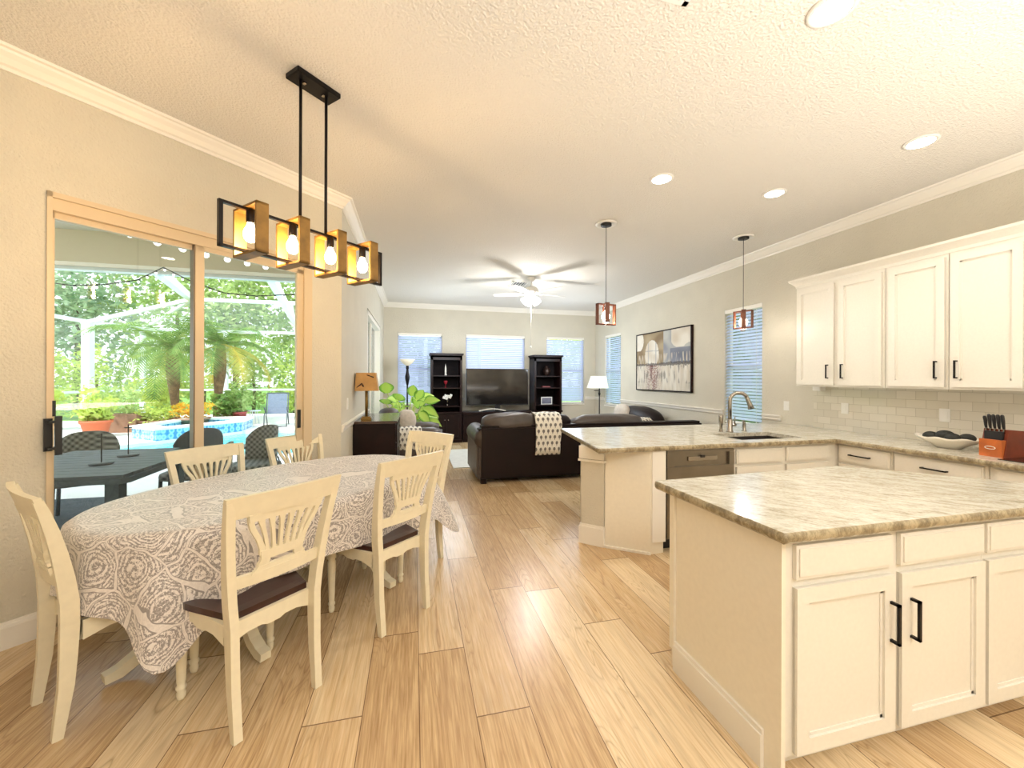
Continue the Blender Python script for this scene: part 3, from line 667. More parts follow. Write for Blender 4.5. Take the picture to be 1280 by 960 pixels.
# ------------------------------------------------------------------ dining chairs
def yb(z):
    pts=[(0,0),(.2,.024),(.42,.034),(.55,.03),(.68,.013),(.8,-.010),(.9,-.035),(1.01,-.07)]
    for (a,ya),(b,y2) in zip(pts,pts[1:]):
        if z<=b: return ya+(y2-ya)*(z-a)/(b-a)
    return pts[-1][1]
def xb(z): return .172+.010*z if z<.45 else .1765+(z-.45)*.093
def make_chair(label,group):
    t=thing('dining_chair',label,'chair',(0,0,0),0,group)
    WM[t.name]=Matrix.Identity(4)
    L=dict(local=True)
    for sx in (-1,1):
        zs=[0,.08,.2,.33,.45,.55,.65,.75,.85,.93,.985]
        MB().strip([(sx*xb(z),yb(z),z) for z in zs],(1,0,0),[.0165]*11,[.016,.019,.023,.026,.028,.028,.026,.023,.020,.017,.014]).build('rear_leg',M['chair'],t,local=True)
        prof=[(.013,0),(.017,.01),(.019,.028),(.015,.038),(.021,.05),(.021,.058),(.0155,.066),(.018,.08),(.021,.18),(.024,.29),(.025,.315),(.019,.325),(.027,.34),(.027,.352),(.024,.358),(.024,.43)]
        lg=MB().lathe(prof,sx*.195,.455,16); lg.box(sx*.195-.023,sx*.195+.023,.432,.478,.37,.44); lg.build('front_leg',M['chair'],t,local=True)
    # aprons with a scalloped lower edge
    ap=MB()
    def apr(p,q,z1=.452):
        n=14
        P=Vector(p);Q=Vector(q); d=(Q-P); nr=Vector((-d.y,d.x,0)).normalized()*.010
        top=[];bot=[]
        for i in range(n+1):
            u=i/n; e=abs(2*u-1); zb=.392-.022*max(0,(e-.62)/.38)**.8-.010*(1 if e<.2 else 0)
            top.append(P+d*u+Vector((0,0,z1))); bot.append(P+d*u+Vector((0,0,zb)))
        vs=[v+nr for v in top]+[v+nr for v in bot]+[v-nr for v in top]+[v-nr for v in bot]; m=n+1; fs=[]
        for i in range(n):
            fs+= [(i,i+1,m+i+1,m+i),(2*m+i,3*m+i,3*m+i+1,2*m+i+1),(i,2*m+i,2*m+i+1,i+1),(m+i,m+i+1,3*m+i+1,3*m+i)]
        ap.add(vs,fs)
    apr((-.178,.062,0),(.178,.062,0)); apr((-.195,.455,0),(.195,.455,0)); apr((-.18,.07,0),(-.2,.455,0)); apr((.18,.07,0),(.2,.455,0))
    ap.build('apron',M['chair'],t,local=True)
    # seat: dished trapezoid slab
    n=14; vs=[];fs=[]
    def sp(u,v,top):
        y=.072+u*.415; w=.162+.062*min(1,u*1.6); x=(v*2-1)*w
        ed=min(1,4*min(u,1-u,v,1-v)*1.6)
        y+=(-.0 if u<.9 else .012*(1-(2*v-1)**2)*(u-.9)*10)
        return (x,y,(.486-.010*ed*(1 if top else 0)-.006*(1-ed)) if top else .452)
    for tp in (1,0):
        for i in range(n+1):
            for j in range(n+1): vs.append(sp(i/n,j/n,tp))
    q=lambda i,j,l:l*(n+1)**2+i*(n+1)+j
    for i in range(n):
        for j in range(n):
            fs.append((q(i,j,0),q(i,j+1,0),q(i+1,j+1,0),q(i+1,j,0))); fs.append((q(i,j,1),q(i+1,j,1),q(i+1,j+1,1),q(i,j+1,1)))
    for i in range(n):
        fs+= [(q(i,0,0),q(i+1,0,0),q(i+1,0,1),q(i,0,1)),(q(i,n,0),q(i,n,1),q(i+1,n,1),q(i+1,n,0)),(q(0,i,0),q(0,i,1),q(0,i+1,1),q(0,i+1,0)),(q(n,i,0),q(n,i+1,0),q(n,i+1,1),q(n,i,1))]
    MB().add(vs,fs).build('seat',M['cherry'],t,local=True)
    # lower back rail
    cv=lambda x,w:.022*(1-(x/w)**2)   # rails bow backwards in the middle
    N=12
    def railstrip(z0,z1,w,th,arch=0,over=0):
        vs=[];fs=[]
        for i in range(N+1):
            x=-w+2*w*i/N; c_=cv(x,w)
            for (z,side) in ((z0,-1),(z0,1),(z1,1),(z1,-1)):
                zz=z+(arch*(1-(x/w)**2) if z==z1 else arch*.55*(1-(x/w)**2))
                vs.append((x*(1+over*(z==z1)),yb(z)-c_+side*th,zz))
        for i in range(N):
            for k in range(4): k2=(k+1)%4; fs.append((i*4+k,i*4+k2,i*4+4+k2,i*4+4+k))
        fs.append((0,1,2,3)); fs.append((N*4+3,N*4+2,N*4+1,N*4))
        return MB().add(vs,fs)
    railstrip(.605,.655,xb(.63)-.01,.010).build('lower_rail',M['chair'],t,local=True)
    railstrip(.908,.998,.236,.0115,.003,.035).build('crest_rail',M['chair'],t,local=True)
    # pierced fan splat
    sp_=MB(); bc=.020
    def P3(x,z): return (x,yb(z)-bc*(1-(x/.24)**2),z)
    W=lambda x0,z0,x1,z1,hw0,hw1:sp_.strip([P3(x0+(x1-x0)*u,z0+(z1-z0)*u) for u in (0,.25,.5,.75,1)],(1,0,0),[hw0+(hw1-hw0)*u for u in (0,.25,.5,.75,1)],.0075)
    W(0,.650,0,.676,.122,.100)      # foot block
    W(0,.700,0,.742,.088,.094)      # block above the slot
    W(0,.882,0,.915,.152,.158)      # band under the crest rail
    for sx in (-1,1):
        sp_.strip([P3(sx*.080,.672),P3(sx*.072,.690),P3(sx*.070,.704)],(1,0,0),[.024,.020,.020],.0075)
        zs=[.725,.755,.80,.85,.885,.905]; xs=[.084,.088,.106,.134,.144,.145]
        sp_.strip([P3(sx*x,z) for x,z in zip(xs,zs)],(1,0,0),[.012,.011,.010,.010,.011,.013],.0075)
    for k in (-2.5,-1.5,-.5,.5,1.5,2.5):
        x0=k*.0265; x1=k*.0425
        zs=[.73,.76,.80,.84,.87,.89]; us=[0,.10,.32,.64,.88,1.0]
        sp_.strip([P3(x0+(x1-x0)*u,z) for u,z in zip(us,zs)],(1,0,0),[.0095,.0072,.0068,.0075,.0105,.016],.0075)
    sp_.build('back_splat',M['chair'],t,local=True)
    return t
G='cream dining chairs around the oval table'
def chairpos(s,n,face): # face: direction in s,n the seat faces
    x,y=sn(s,n); ang={'n':PI/4,'-n':PI/4+PI,'s':-PI/4,'-s':-PI/4+PI}[face]
    return (x,y,0),ang
ch0=make_chair('cream dining chair nearest the camera with its dark seat showing',G)
(l,a)=chairpos(.975,1.775,'n'); ch0.location=l; ch0.rotation_euler=(0,0,a)
for s_,n_,f_,dr,lb in [(1.735,1.80,'n',-.04,'cream dining chair on the near side of the table, nearer the sofa'),
    (.43,2.575,'s',0,'cream dining chair at the left head of the table by the wall'),
    (1.345,3.36,'-n',.02,'far side dining chair in front of the sliding door centre post'),
    (2.02,3.40,'-n',-.03,'far side dining chair in front of the sliding door latch'),
    (2.50,2.37,'-s',0,'cream dining chair at the far head of the table near the dresser')]:
    l,a=chairpos(s_,n_,f_); nc_=dup(ch0,l,a+dr,lb,G)
    if f_=='-n': nc_.scale=(1,1,.955)
# ------------------------------------------------------------------ table and cloth
TS,TN=1.52,2.62; TA,TB,TZ=1.02,.61,.775
tx,ty=sn(TS,TN)
tb=thing('dining_table','cream oval pedestal dining table hidden under the printed cloth','table',(tx,ty,0),PI/4)
tm=WM[tb.name]
MB().prism([(TA*math.copysign(abs(math.cos(2*PI*i/48))**.88,math.cos(2*PI*i/48))*.985,TB*math.copysign(abs(math.sin(2*PI*i/48))**.88,math.sin(2*PI*i/48))*.985) for i in range(48)],TZ-.032,TZ-.003,tm).build('tabletop',M['chair'],tb)
MB().prism([(TA*math.cos(2*PI*i/32)*.8,TB*math.sin(2*PI*i/32)*.75) for i in range(32)],TZ-.10,TZ-.033,tm).build('apron',M['chair'],tb)
for px in (-.42,.42):
    MB().lathe([(.06,.17),(.10,.175),(.115,.20),(.118,.25),(.09,.30),(.055,.33),(.05,.36),(.07,.42),(.075,.47),(.055,.55),(.05,.60),(.09,.66),(.10,.68)],px,0,24,tm).build('pedestal',M['chair'],tb)
    for dx,dy in ((0,1),(0,-1),(math.copysign(1,px),0)):
        pts=[(px+dx*r_,dy*r_,z_) for r_,z_ in ((.05,.27),(.12,.275),(.20,.235),(.28,.16),(.36,.08),(.43,.045),(.485,.040))]
        MB().strip(pts,(dy,-dx,0),[.026]*7,[.035,.036,.034,.03,.028,.026,.02],tm).build('foot',M['chair'],tb)
def cel(th): return (TA*math.copysign(abs(math.cos(th))**.88,math.cos(th)),TB*math.copysign(abs(math.sin(th))**.88,math.sin(th)))
cl=MB(); cl.open_=True; vs=[];uv=[];fs=[]; NT=180
rings=[.02,.2,.4,.6,.8,.93,.985]
for r in rings:
    for k in range(NT):
        th=2*PI*k/NT; x,y=[q_*r for q_ in cel(th)]; vs.append((x,y,TZ+.002+.0015*noise.noise(Vector((x*6,y*20,0))))); uv.append((x,y))
ND=16
def drop(th):
    c_=abs(math.sin(2*th))
    d=.315+.03*math.sin(5*th+1)
    for t0,am in ((PI*1.235,.20),(PI*1.79,.24),(PI*.25,.15),(PI*.75,.13)):
        dd=math.atan2(math.sin(th-t0),math.cos(th-t0)); d+=am*math.exp(-(dd/.17)**2)
    return d
for j in range(1,ND+1):
    u=j/ND
    for k in range(NT):
        th=2*PI*k/NT; D=drop(th)*u
        nx,ny=math.cos(th)/TA,math.sin(th)/TB; l=math.hypot(nx,ny); nx/=l;ny/=l
        fold=.5+.5*math.sin(th*17+1.2*math.sin(th*3)+.6)
        cornerness=abs(math.sin(2*th))**3
        out=.012+(.05*u+.015)*(fold*(.45+.9*cornerness))*min(1,u*2.2)+.03*u*cornerness
        dd=math.atan2(math.sin(th-PI*1.79),math.cos(th-PI*1.79)); out+=.15*u*math.exp(-(dd/.25)**2)
        rr=min(1,D/.03)
        ex_,ey_=cel(th); x=ex_+nx*out*rr; y=ey_+ny*out*rr; z=TZ+.002-D+ (0.012*(1-rr))
        vs.append((x,y,z)); uv.append((ex_+nx*D,ey_+ny*D))
m_=len(rings)+ND
for i in range(m_-1):
    for k in range(NT): k2=(k+1)%NT; fs.append((i*NT+k,i*NT+k2,(i+1)*NT+k2,(i+1)*NT+k))
fs.append([k for k in range(NT)][::-1])
cl.add(vs,fs,True); cl.uv=uv
co=cl.build('tablecloth',M['cloth']); co.location=(tx,ty,0); co.rotation_euler=(0,0,PI/4)
tag(co,'cream and grey-brown medallion print tablecloth draped over the oval table','tablecloth')
# ------------------------------------------------------------------ chandelier
cs,cn=1.42,2.245; cx,cy=sn(cs,cn)
cd=thing('chandelier','linear black metal chandelier with four wooden square frames and glowing bulbs','chandelier',(cx,cy,H),PI/4)
cmx=Matrix.Translation((cx,cy,0))@Matrix.Rotation(PI/4,4,'Z')
MB().box(-.135,.135,-.062,.062,H-.03,H,cmx,b=.003).build('ceiling_plate',M['black'],cd)
for x in (-.06,.06): MB().box(x-.008,x+.008,-.012,.012,H-.037,H-.03,cmx).build('plate_screw',M['steel'],cd)
for x in (-.082,.078): MB().tube([(x,0,2.335),(x,0,H-.02)],.0085,10,mtx=cmx).build('rod',M['black'],cd)
z0,z1=2.105,2.335; w=.011
MB().box(-.495,.50,-w,w,z1-.014,z1,cmx).box(-.495,.50,-w,w,z0,z0+.014,cmx).box(-.495,-.477,-w,w,z0,z1,cmx).box(.482,.50,-w,w,z0,z1,cmx).build('bar_frame',M['black'],cd)
for s_ in (1.073,1.295,1.53,1.765):
    x=s_-cs; fr=MB(); hw=.03; d_=.118; th=.009
    fr.box(x-hw,x+hw,-d_,-d_+th*1.6,z0-.012,z1+.012,cmx).box(x-hw,x+hw,d_-th*1.6,d_,z0-.012,z1+.012,cmx).box(x-hw,x+hw,-d_,d_,z0-.012,z0+.0,cmx).box(x-hw,x+hw,-d_,d_,z1,z1+.012,cmx)
    f_=fr.build('square_frame',M['amber'],cd)
    MB().lathe([(.018,2.262),(.021,2.266),(.021,2.325),(.012,2.332)],x,0,14,cmx).build('bulb_socket',M['black'],cd)
    MB().lathe([(.004,2.163),(.018,2.167),(.029,2.182),(.033,2.202),(.029,2.225),(.018,2.245),(.014,2.265)],x,0,18,cmx).build('bulb',M['bulb'],cd)
# pendants
def pendant(x,y,rz,label):
    t=thing('pendant_light',label,'pendant lamp',(x,y,H),rz,'wood frame pendants over the peninsula')
    mx=WM[t.name]@Matrix.Translation((0,0,-H))
    MB().lathe([(.118,H-.001),(.118,H-.014),(.095,H-.020),(.07,H-.008)],0,0,32,mx).build('trim_ring',M['white'],t)
    MB().lathe([(.06,H-.008),(.06,H-.030),(.035,H-.030),(.008,H-.034)],0,0,24,mx).build('canopy',M['blackp'],t)
    MB().tube([(0,0,H-.03),(0,0,2.30)],.0035,6,mtx=mx).build('cord',M['black'],t)
    for ang,s_ in ((0,.118),(PI/2*.72,.108)):
        m2=mx@Matrix.Rotation(ang,4,'Z'); h=.024; th=.012; za,zb=2.30-2*s_,2.30
        fr=MB().box(-s_,s_,-h,h,zb-th,zb,m2).box(-s_,s_,-h,h,za,za+th,m2).box(-s_,-s_+th,-h,h,za,zb,m2).box(s_-th,s_,-h,h,za,zb,m2)
        fr.build('square_frame',M['pwood'],t)
    MB().lathe([(.014,2.225),(.02,2.23),(.02,2.28),(.01,2.29)],0,0,14,mx).build('bulb_socket',M['black'],t)
    MB().lathe([(.005,2.105),(.028,2.115),(.045,2.14),(.048,2.165),(.035,2.195),(.018,2.215),(.015,2.23)],0,0,18,mx).build('bulb',M['bulbsoft'],t)
pendant(2.08,4.12,.12,'wood frame cube pendant hanging left, before the back right corner')
pendant(3.90,4.10,.85,'wood frame cube pendant hanging in front of the faucet window')
# recessed lights
for x,y,l in [(1.90,1.48,'large recessed ceiling light at the top edge of the photo'),(3.589,2.147,'recessed ceiling light nearest the wall cabinets'),(2.078,3.081,'recessed ceiling light nearest the left pendant'),(3.257,3.064,'recessed ceiling light nearest the right pendant')]:
    t=thing('recessed_light',l,'ceiling light',(x,y,H),0,'round recessed kitchen lights')
    MB().lathe([(.10,H),(.10,H-.008),(.078,H-.012),(.078,H)],x,y,32).build('trim_ring',M['white'],t)
    MB().lathe([(.077,H-.002),(.074,H-.011),(.001,H-.013)],x,y,32).build('lens',M['can'],t)
def vent(x0,x1,y0,y1,label):
    t=thing('ceiling_vent',label,'vent',((x0+x1)/2,(y0+y1)/2,H))
    MB().box(x0,x1,y0,y0+.025,H-.012,H).box(x0,x1,y1-.025,y1,H-.012,H).box(x0,x0+.025,y0,y1,H-.012,H).box(x1-.025,x1,y0,y1,H-.012,H).build('frame',M['white'],t)
    MB().box(x0+.02,x1-.02,y0+.02,y1-.02,H-.004,H-.001).build('dark_opening',M['greym'],t)
    l=MB(); n=int((x1-x0)/.045)
    for i in range(1,n): l.box(x0+i*(x1-x0)/n-.004,x0+i*(x1-x0)/n+.004,y0+.02,y1-.02,H-.012,H-.004)
    l.build('louvre',M['white'],t)
vent(1.70,2.0,6.95,7.28,'white ceiling vent behind the ceiling fan')
vent(1.06,1.22,1.32,1.625,'ceiling vent cut by the top edge of the photo')
# ------------------------------------------------------------------ ceiling fan
fx0,fy0=1.95,6.65
fn=thing('ceiling_fan','white five-blade ceiling fan with frosted tulip lights and a pull chain','ceiling fan',(fx0,fy0,H))
MB().lathe([(.075,H),(.075,H-.02),(.05,H-.06),(.02,H-.075)],fx0,fy0).build('canopy',M['white'],fn)
MB().tube([(fx0,fy0,H-.07),(fx0,fy0,H-.17)],.014).build('downrod',M['white'],fn)
MB().lathe([(.03,H-.15),(.09,H-.17),(.12,H-.20),(.12,H-.25),(.09,H-.275),(.06,H-.285),(.06,H-.33),(.03,H-.34)],fx0,fy0,28).build('motor_housing',M['white'],fn)
for k in range(5):
    a=math.radians(10+72*k); mx=Matrix.Translation((fx0,fy0,H-.275))@Matrix.Rotation(a,4,'Z')@Matrix.Rotation(math.radians(11),4,'X')
    bl=MB(); prof=[(.17,-.035),(.2,-.058),(.35,-.066),(.60,-.070),(.655,-.055),(.67,0),(.655,.055),(.60,.070),(.35,.066),(.2,.058),(.17,.035)]
    bl.prism(prof,-.004,.004,mx); b_=bl.build('blade',M['white'],fn)
    MB().box(.08,.21,-.018,.018,-.012,-.004,mx).build('bracket',M['white'],b_)
for k in range(4):
    a=math.radians(20+90*k); mx=Matrix.Translation((fx0,fy0,H-.33))@Matrix.Rotation(a,4,'Z')@Matrix.Translation((.055,0,-.0))@Matrix.Rotation(math.radians(-42),4,'Y')
    sh=MB().lathe([(.02,0),(.035,-.02),(.05,-.06),(.062,-.10),(.075,-.13),(.07,-.13),(.045,-.06),(.02,-.02)],0,0,20,mx); sh.build('glass_shade',M['fanglass'],fn)
ch=MB().tube([(fx0,fy0,H-.34),(fx0,fy0,2.02)],.003,6); ch.build('pull_chain',M['white'],fn); MB().sell((fx0,fy0,2.005),(.014,.014,.022),2,12,8).build('chain_knob',M['white'],fn)
# ------------------------------------------------------------------ entertainment wall
def tower(x0,x1,label,handle_x):
    y0,y1=9.17,9.62; zt=2.03
    t=thing('tower_cabinet',label,'cabinet',((x0+x1)/2,(y0+y1)/2,0))
    MB().box(x0,x0+.045,y0,y1,.70,zt-.05).box(x1-.045,x1,y0,y1,.70,zt-.05).box(x0,x1,y0,y1,zt-.09,zt-.04).box(x0+.0,x1,y0,y0+.02,zt-.15,zt-.05).build('hutch_frame',M['espresso'],t)
    MB().box(x0+.04,x1-.04,y1-.02,y1,.70,zt-.05).build('back_panel',M['espin'],t)
    for z in (.82,1.24,1.52): MB().box(x0+.04,x1-.04,y0+.03,y1-.02,z-.012,z+.012).build('shelf',M['espresso'],t)
    MB().box(x0-.03,x1+.03,y0-.03,y1,zt-.03,zt).box(x0-.015,x1+.015,y0-.015,y1,zt-.05,zt-.03).build('cornice',M['espresso'],t)
    MB().box(x0-.02,x1+.02,y0-.02,y1,.66,.70).box(x0,x1,y0+.02,y1,.06,.66).box(x0-.01,x1+.01,y0,y1,0,.07).build('base_cabinet',M['espresso'],t)
    d_=MB(); mt=MT_negY(y0+.02); shaker(d_,x0+.02,(x0+x1)/2-.004,.09,.64,mt); dd=d_.build('door',M['espresso'],t)
    MB().lathe([(.004,0),(.012,.012),(.010,.022)],0,0,12,Matrix.Translation(((x0+x1)/2-.04,y0,.52))@Matrix.Rotation(PI/2,4,'X')).build('knob',M['steel'],dd)
    d_=MB(); shaker(d_,(x0+x1)/2+.004,x1-.02,.09,.64,mt); dd=d_.build('door',M['espresso'],t)
    MB().lathe([(.004,0),(.012,.012),(.010,.022)],0,0,12,Matrix.Translation(((x0+x1)/2+.04,y0,.52))@Matrix.Rotation(PI/2,4,'X')).build('knob',M['steel'],dd)
    return t
tower(.36,1.06,'tall dark wood tower cabinet with open shelves left of the television',0)
tower(2.78,3.47,'tall dark wood tower cabinet with open shelves right of the television',0)
tc=thing('media_console','low dark wood media console between the two tower cabinets','console',(1.92,9.38,0))
MB().box(1.08,2.76,9.19,9.62,.0,.64).build('carcass',M['espresso'],tc); MB().box(1.085,2.755,9.15,9.62,.64,.69).build('top',M['espresso'],tc)
for i in range(3):
    mb=MB(); shaker(mb,1.10+.555*i,1.64+.555*i,.08,.62,MT_negY(9.19)); mb.build('door',M['espresso'],tc)
tv=thing('television','large flat black television on the dark media console','television',(1.92,9.32,.69))
MB().box(1.17,2.67,9.32,9.36,.835,1.695,b=.004).build('bezel',M['blackp'],tv)
MB().box(1.185,2.655,9.316,9.321,.86,1.682).build('screen',M['screen'],tv)
MB().box(1.86,1.98,9.32,9.36,.70,.85).box(1.55,2.30,9.22,9.44,.69,.705).build('stand',M['blackp'],tv)
# shelf ornaments
def orn(name,label,cat,mb,m,loc):
    o=mb.build(name,m); return tag(origin(o,loc),label,cat)
orn('candle','tall white candle on the top shelf of the left tower','candle',MB().lathe([(.028,1.532),(.03,1.55),(.018,1.57),(.022,1.60),(.02,1.70),(.008,1.76),(.002,1.80)],.70,9.38),M['candle'],(.70,9.38,1.532))
orn('wine_goblet','red glass goblet on the middle shelf of the left tower','glass',MB().lathe([(.035,1.252),(.035,1.256),(.006,1.262),(.006,1.32),(.035,1.35),(.045,1.39),(.04,1.41)],.70,9.36),M['redglass'],(.70,9.36,1.252))
og=thing('orchid_ornament','small white orchid ornament on the lowest shelf of the left tower','ornament',(.74,9.36,.832))
MB().tube([(.74,9.36,.832),(.745,9.36,.93),(.77,9.36,1.03),(.82,9.35,1.07)],.004,6).tube([(.74,9.36,.93),(.70,9.36,1.05)],.004,6).lathe([(.03,.832),(.03,.86),(.02,.865)],.74,9.36).build('stem',M['steel'],og)
pb=MB()
for (a,b_) in ((.82,1.07),(.80,1.03),(.76,1.05),(.70,1.06),(.72,1.0),(.66,1.02)):
    for k in range(4):
        c_=math.cos(k*PI/2+.4)*.02; s_=math.sin(k*PI/2+.4)*.02
        pb.sell((a+c_,9.35,b_+s_),(.018,.006,.018),2,10,6)
pb.build('blossom',M['white'],og)
pf=thing('picture_frame','small grey photo in a frame on the lowest shelf of the right tower','picture frame',(3.13,9.3,.832))
MB().box(2.99,3.27,9.30,9.315,.84,1.02).build('frame',M['white'],pf); MB().box(3.01,3.25,9.296,9.301,.858,1.002).build('print',M['photo'],pf)
orn('book','flat pinkish book lying on the middle shelf of the right tower','book',MB().box(3.02,3.22,9.28,9.42,1.2525,1.285,b=.004),mat('faded_red_book_cover',srgb(120,60,60),.6),(3.12,9.35,1.2525))
orn('vase','dark round vase on the top shelf of the right tower','vase',MB().lathe([(.05,1.532),(.08,1.58),(.095,1.65),(.07,1.72),(.035,1.75),(.045,1.78)],3.16,9.4),mat('dark_bronze',srgb(50,34,28),.4,.4),(3.16,9.4,1.532))
dm=thing('centerpiece_bowl','curved white boat-shaped dish standing in front of the television','dish',(1.95,8.2,.0))
# it stands on a coffee table hidden behind the sofa
ct=thing('coffee_table','dark wood coffee table behind the leather sofa','table',(1.9,7.55,0))
MB().box(1.3,2.5,7.2,7.9,.44,.48,b=.005).build('tabletop',M['espresso'],ct)
for x in (1.34,2.40):
    for y in (7.24,7.80): MB().box(x,x+.06,y,y+.06,0,.44).build('leg',M['espresso'],ct)
C.objects.unlink(dm); bpy.data.objects.remove(dm)
dsh=MB(); pts=[(1.45+.62*u,9.18,.715+.045*math.sin(PI*u)) for u in [i/10 for i in range(11)]]
dsh.strip(pts,(0,1,0),.05,.008); orn('soundbar_tray','long curved white tray on the console below the television','tray',dsh,M['ceramic'],(1.76,9.18,.69))
# ------------------------------------------------------------------ sofa (sectional)
sf=thing('sectional_sofa','dark brown leather sectional sofa seen from behind','sofa',(2.5,6.2,0))
MB().box(.87,4.45,5.47,5.70,.06,.80,b=.035).build('back',M['leather'],sf)
MB().box(.87,4.45,5.60,6.45,.07,.34,b=.03).box(3.55,4.50,5.60,7.9,.07,.34,b=.03).build('base',M['leather'],sf)
ar=MB().box(.84,1.08,5.50,6.50,.06,.58,b=.03); 
ar.tube([(.95,5.49,.62),(.95,5.6,.62),(.95,6.4,.62),(.95,6.50,.60)],[.135,.14,.14,.12],20); ar.build('arm',M['leather2'],sf,'rolled grey-brown arm')
for i,(a,b_) in enumerate(((1.10,1.93),(1.95,2.78),(2.80,3.62))):
    MB().sell(((a+b_)/2,6.08,.42),((b_-a)/2,.42,.10),4,28,14).build('seat_cushion',M['leather'],sf)
MB().sell((1.37,5.68,.83),(.44,.19,.14),2.6,30,16,wob=.12,seed=1).build('back_cushion',M['leather2'],sf,'puffy grey-brown back cushion')
MB().sell((2.02,5.72,.80),(.28,.14,.13),2.8,30,16,wob=.1,seed=2).build('back_cushion',M['leather'],sf)
MB().sell((2.90,5.70,.80),(.60,.18,.12),2.6,30,16,wob=.12,seed=4).build('back_cushion',M['leather2'],sf,'puffy grey-brown back cushion')
MB().box(3.55,4.45,5.45,6.5,.3,.66,b=.06).build('corner_seat',M['leather'],sf)
MB().sell((4.30,7.15,.62),(.26,.80,.31),2.5,30,16,wob=.05,seed=5).build('back_cushion',M['leather'],sf)
for x,y in ((.90,5.49),(4.36,5.49),(.90,6.38)): MB().box(x,x+.075,y,y+.075,0,.075).build('foot',M['espresso'],sf)
def ribbon(name,label,pts,hw,wv,parent=None,nseg=10):
    """cloth strip following pts, width direction wv, with uv in metres"""
    vs=[];uv=[];fs=[]; L=0; P=[Vector(p) for p in pts]; wv=Vector(wv).normalized()
    for i,p in enumerate(P):
        if i: L+=(P[i]-P[i-1]).length
        for k in range(nseg+1):
            u=-1+2*k/nseg; t=(P[min(i+1,len(P)-1)]-P[max(i-1,0)]).normalized(); nr=t.cross(wv)
            vs.append(p+wv*(u*hw*(1-.04*math.sin(i*.9)))+nr*.006*math.sin(u*5+i*.5)); uv.append((u*hw+.5,L+.03))
    for i in range(len(P)-1):
        for k in range(nseg): a=i*(nseg+1)+k; fs.append((a,a+1,a+nseg+2,a+nseg+1))
    mb=MB(); mb.open_=True; mb.add(vs,fs,True); mb.uv=uv; o=mb.build(name,M['throw'],parent)
    if parent is None:
        md=o.modifiers.new('thick','SOLIDIFY'); md.thickness=.006
    return o
th=ribbon('throw_blanket','', [(1.87,6.0,.56),(1.87,5.9,.72),(1.87,5.82,.88),(1.87,5.70,.965),(1.87,5.56,.955),(1.87,5.48,.90),(1.87,5.446,.82),(1.865,5.441,.70),(1.86,5.439,.6),(1.855,5.439,.5),(1.85,5.439,.38)],.19,(1,0,0))
tag(origin(th,(1.74,5.6,.4)),'white throw with dark pineapple print hanging over the sofa back','throw blanket')
t2=ribbon('throw_blanket','', [(3.86,6.75,.68),(3.95,6.6,.76),(4.02,6.45,.765),(4.05,6.36,.70)],.12,(1,.2,0)); tag(origin(t2,(4.0,6.5,.7)),'small folded patterned throw at the right end of the sectional','throw blanket')
pl=MB().sell((4.08,7.35,.74),(.10,.27,.22),2.6,26,14,mtx=None); o=pl.build('throw_pillow',M['pillow']); tag(origin(o,(4.08,7.35,.74)),'beige pillow leaning in the right corner of the sectional','pillow')
# rug
orn('area_rug','pale area rug on the floor in front of the television cabinets','rug',MB().box(.62,3.4,6.55,8.25,0,.012),M['rug'],(2,7.4,0))
# ------------------------------------------------------------------ dresser, lamp, armchair, plant, floor lamps
dr=thing('dresser','dark wood chest of drawers against the left wall with a bronze lamp on top','dresser',(-.45,5.5,0))
MB().box(-.685,-.215,4.92,6.02,.0,.93).build('carcass',M['espresso'],dr); MB().box(-.688,-.195,4.90,6.04,.93,.96,b=.004).build('top',mat('dresser_top_gloss_wood',srgb(70,52,44),.16,spec=.8),dr)
for i in range(4):
    mb=MB(); z=.05+.22*i
    mt=Matrix(((0,1,0,-.215),(1,0,0,0),(0,0,1,0),(0,0,0,1))); mb.box(4.95,5.99,0,.016,z,z+.2,mt); d_=mb.build('drawer',M['espresso'],dr)
    for y in (5.2,5.74): MB().box(y-.03,y+.03,.016,.03,z+.085,z+.115,mt).build('handle',M['steel'],d_)
lp=thing('table_lamp','table lamp with tan rectangular shade on the dresser','lamp',(-.56,5.12,.96))
MB().box(-.62,-.50,5.07,5.17,.96,.985,b=.004).box(-.605,-.515,5.08,5.16,.985,1.0).build('base',M['brass'],lp)
MB().tube([(-.56,5.12,1.0),(-.56,5.12,1.36)],.018,10).build('column',M['brass'],lp)
sh=MB(); sh.add([(-.70+.018,5.02,1.31),(-.42,5.02,1.31),(-.42,5.22,1.31),(-.70+.018,5.22,1.31),(-.67,5.04,1.525),(-.45,5.04,1.525),(-.45,5.20,1.525),(-.67,5.20,1.525)],[(0,1,5,4),(1,2,6,5),(2,3,7,6),(3,0,4,7),(4,5,6,7)]); sh.build('lamp_shade',M['tiff'],lp)
br=MB()
for p,q in (((-.66,5.018,1.35),(-.60,5.022,1.40)),((-.60,5.022,1.40),(-.585,5.024,1.36)),((-.52,5.032,1.49),(-.47,5.034,1.47)),((-.55,5.032,1.50),(-.52,5.032,1.49))): br.tube([p,q],[.004,.009],6)
br.build('twig_motif',M['cherry'],lp,'dark twig on the shade')
ac=thing('armchair','grey-brown leather armchair beyond the dresser, draped with a printed throw','armchair',(-.1,7.2,0),0)
MB().box(-.62,.40,6.72,7.62,.06,.36,b=.03).build('base',M['leather'],ac)
MB().box(-.64,-.44,6.72,7.62,.2,.86,b=.06).build('backrest',M['leather2'],ac)
for y in (6.74,7.60):
    m_b=MB().box(-.6,.42,y-.10,y+.10,.06,.48,b=.03); m_b.tube([(-.6,y,.54),(.30,y,.54),(.44,y,.52)],[.115,.12,.10],18); m_b.build('arm',M['leather2'],ac)
MB().sell((0.02,7.17,.42),(.40,.35,.11),4,26,14).build('seat_cushion',M['leather2'],ac)
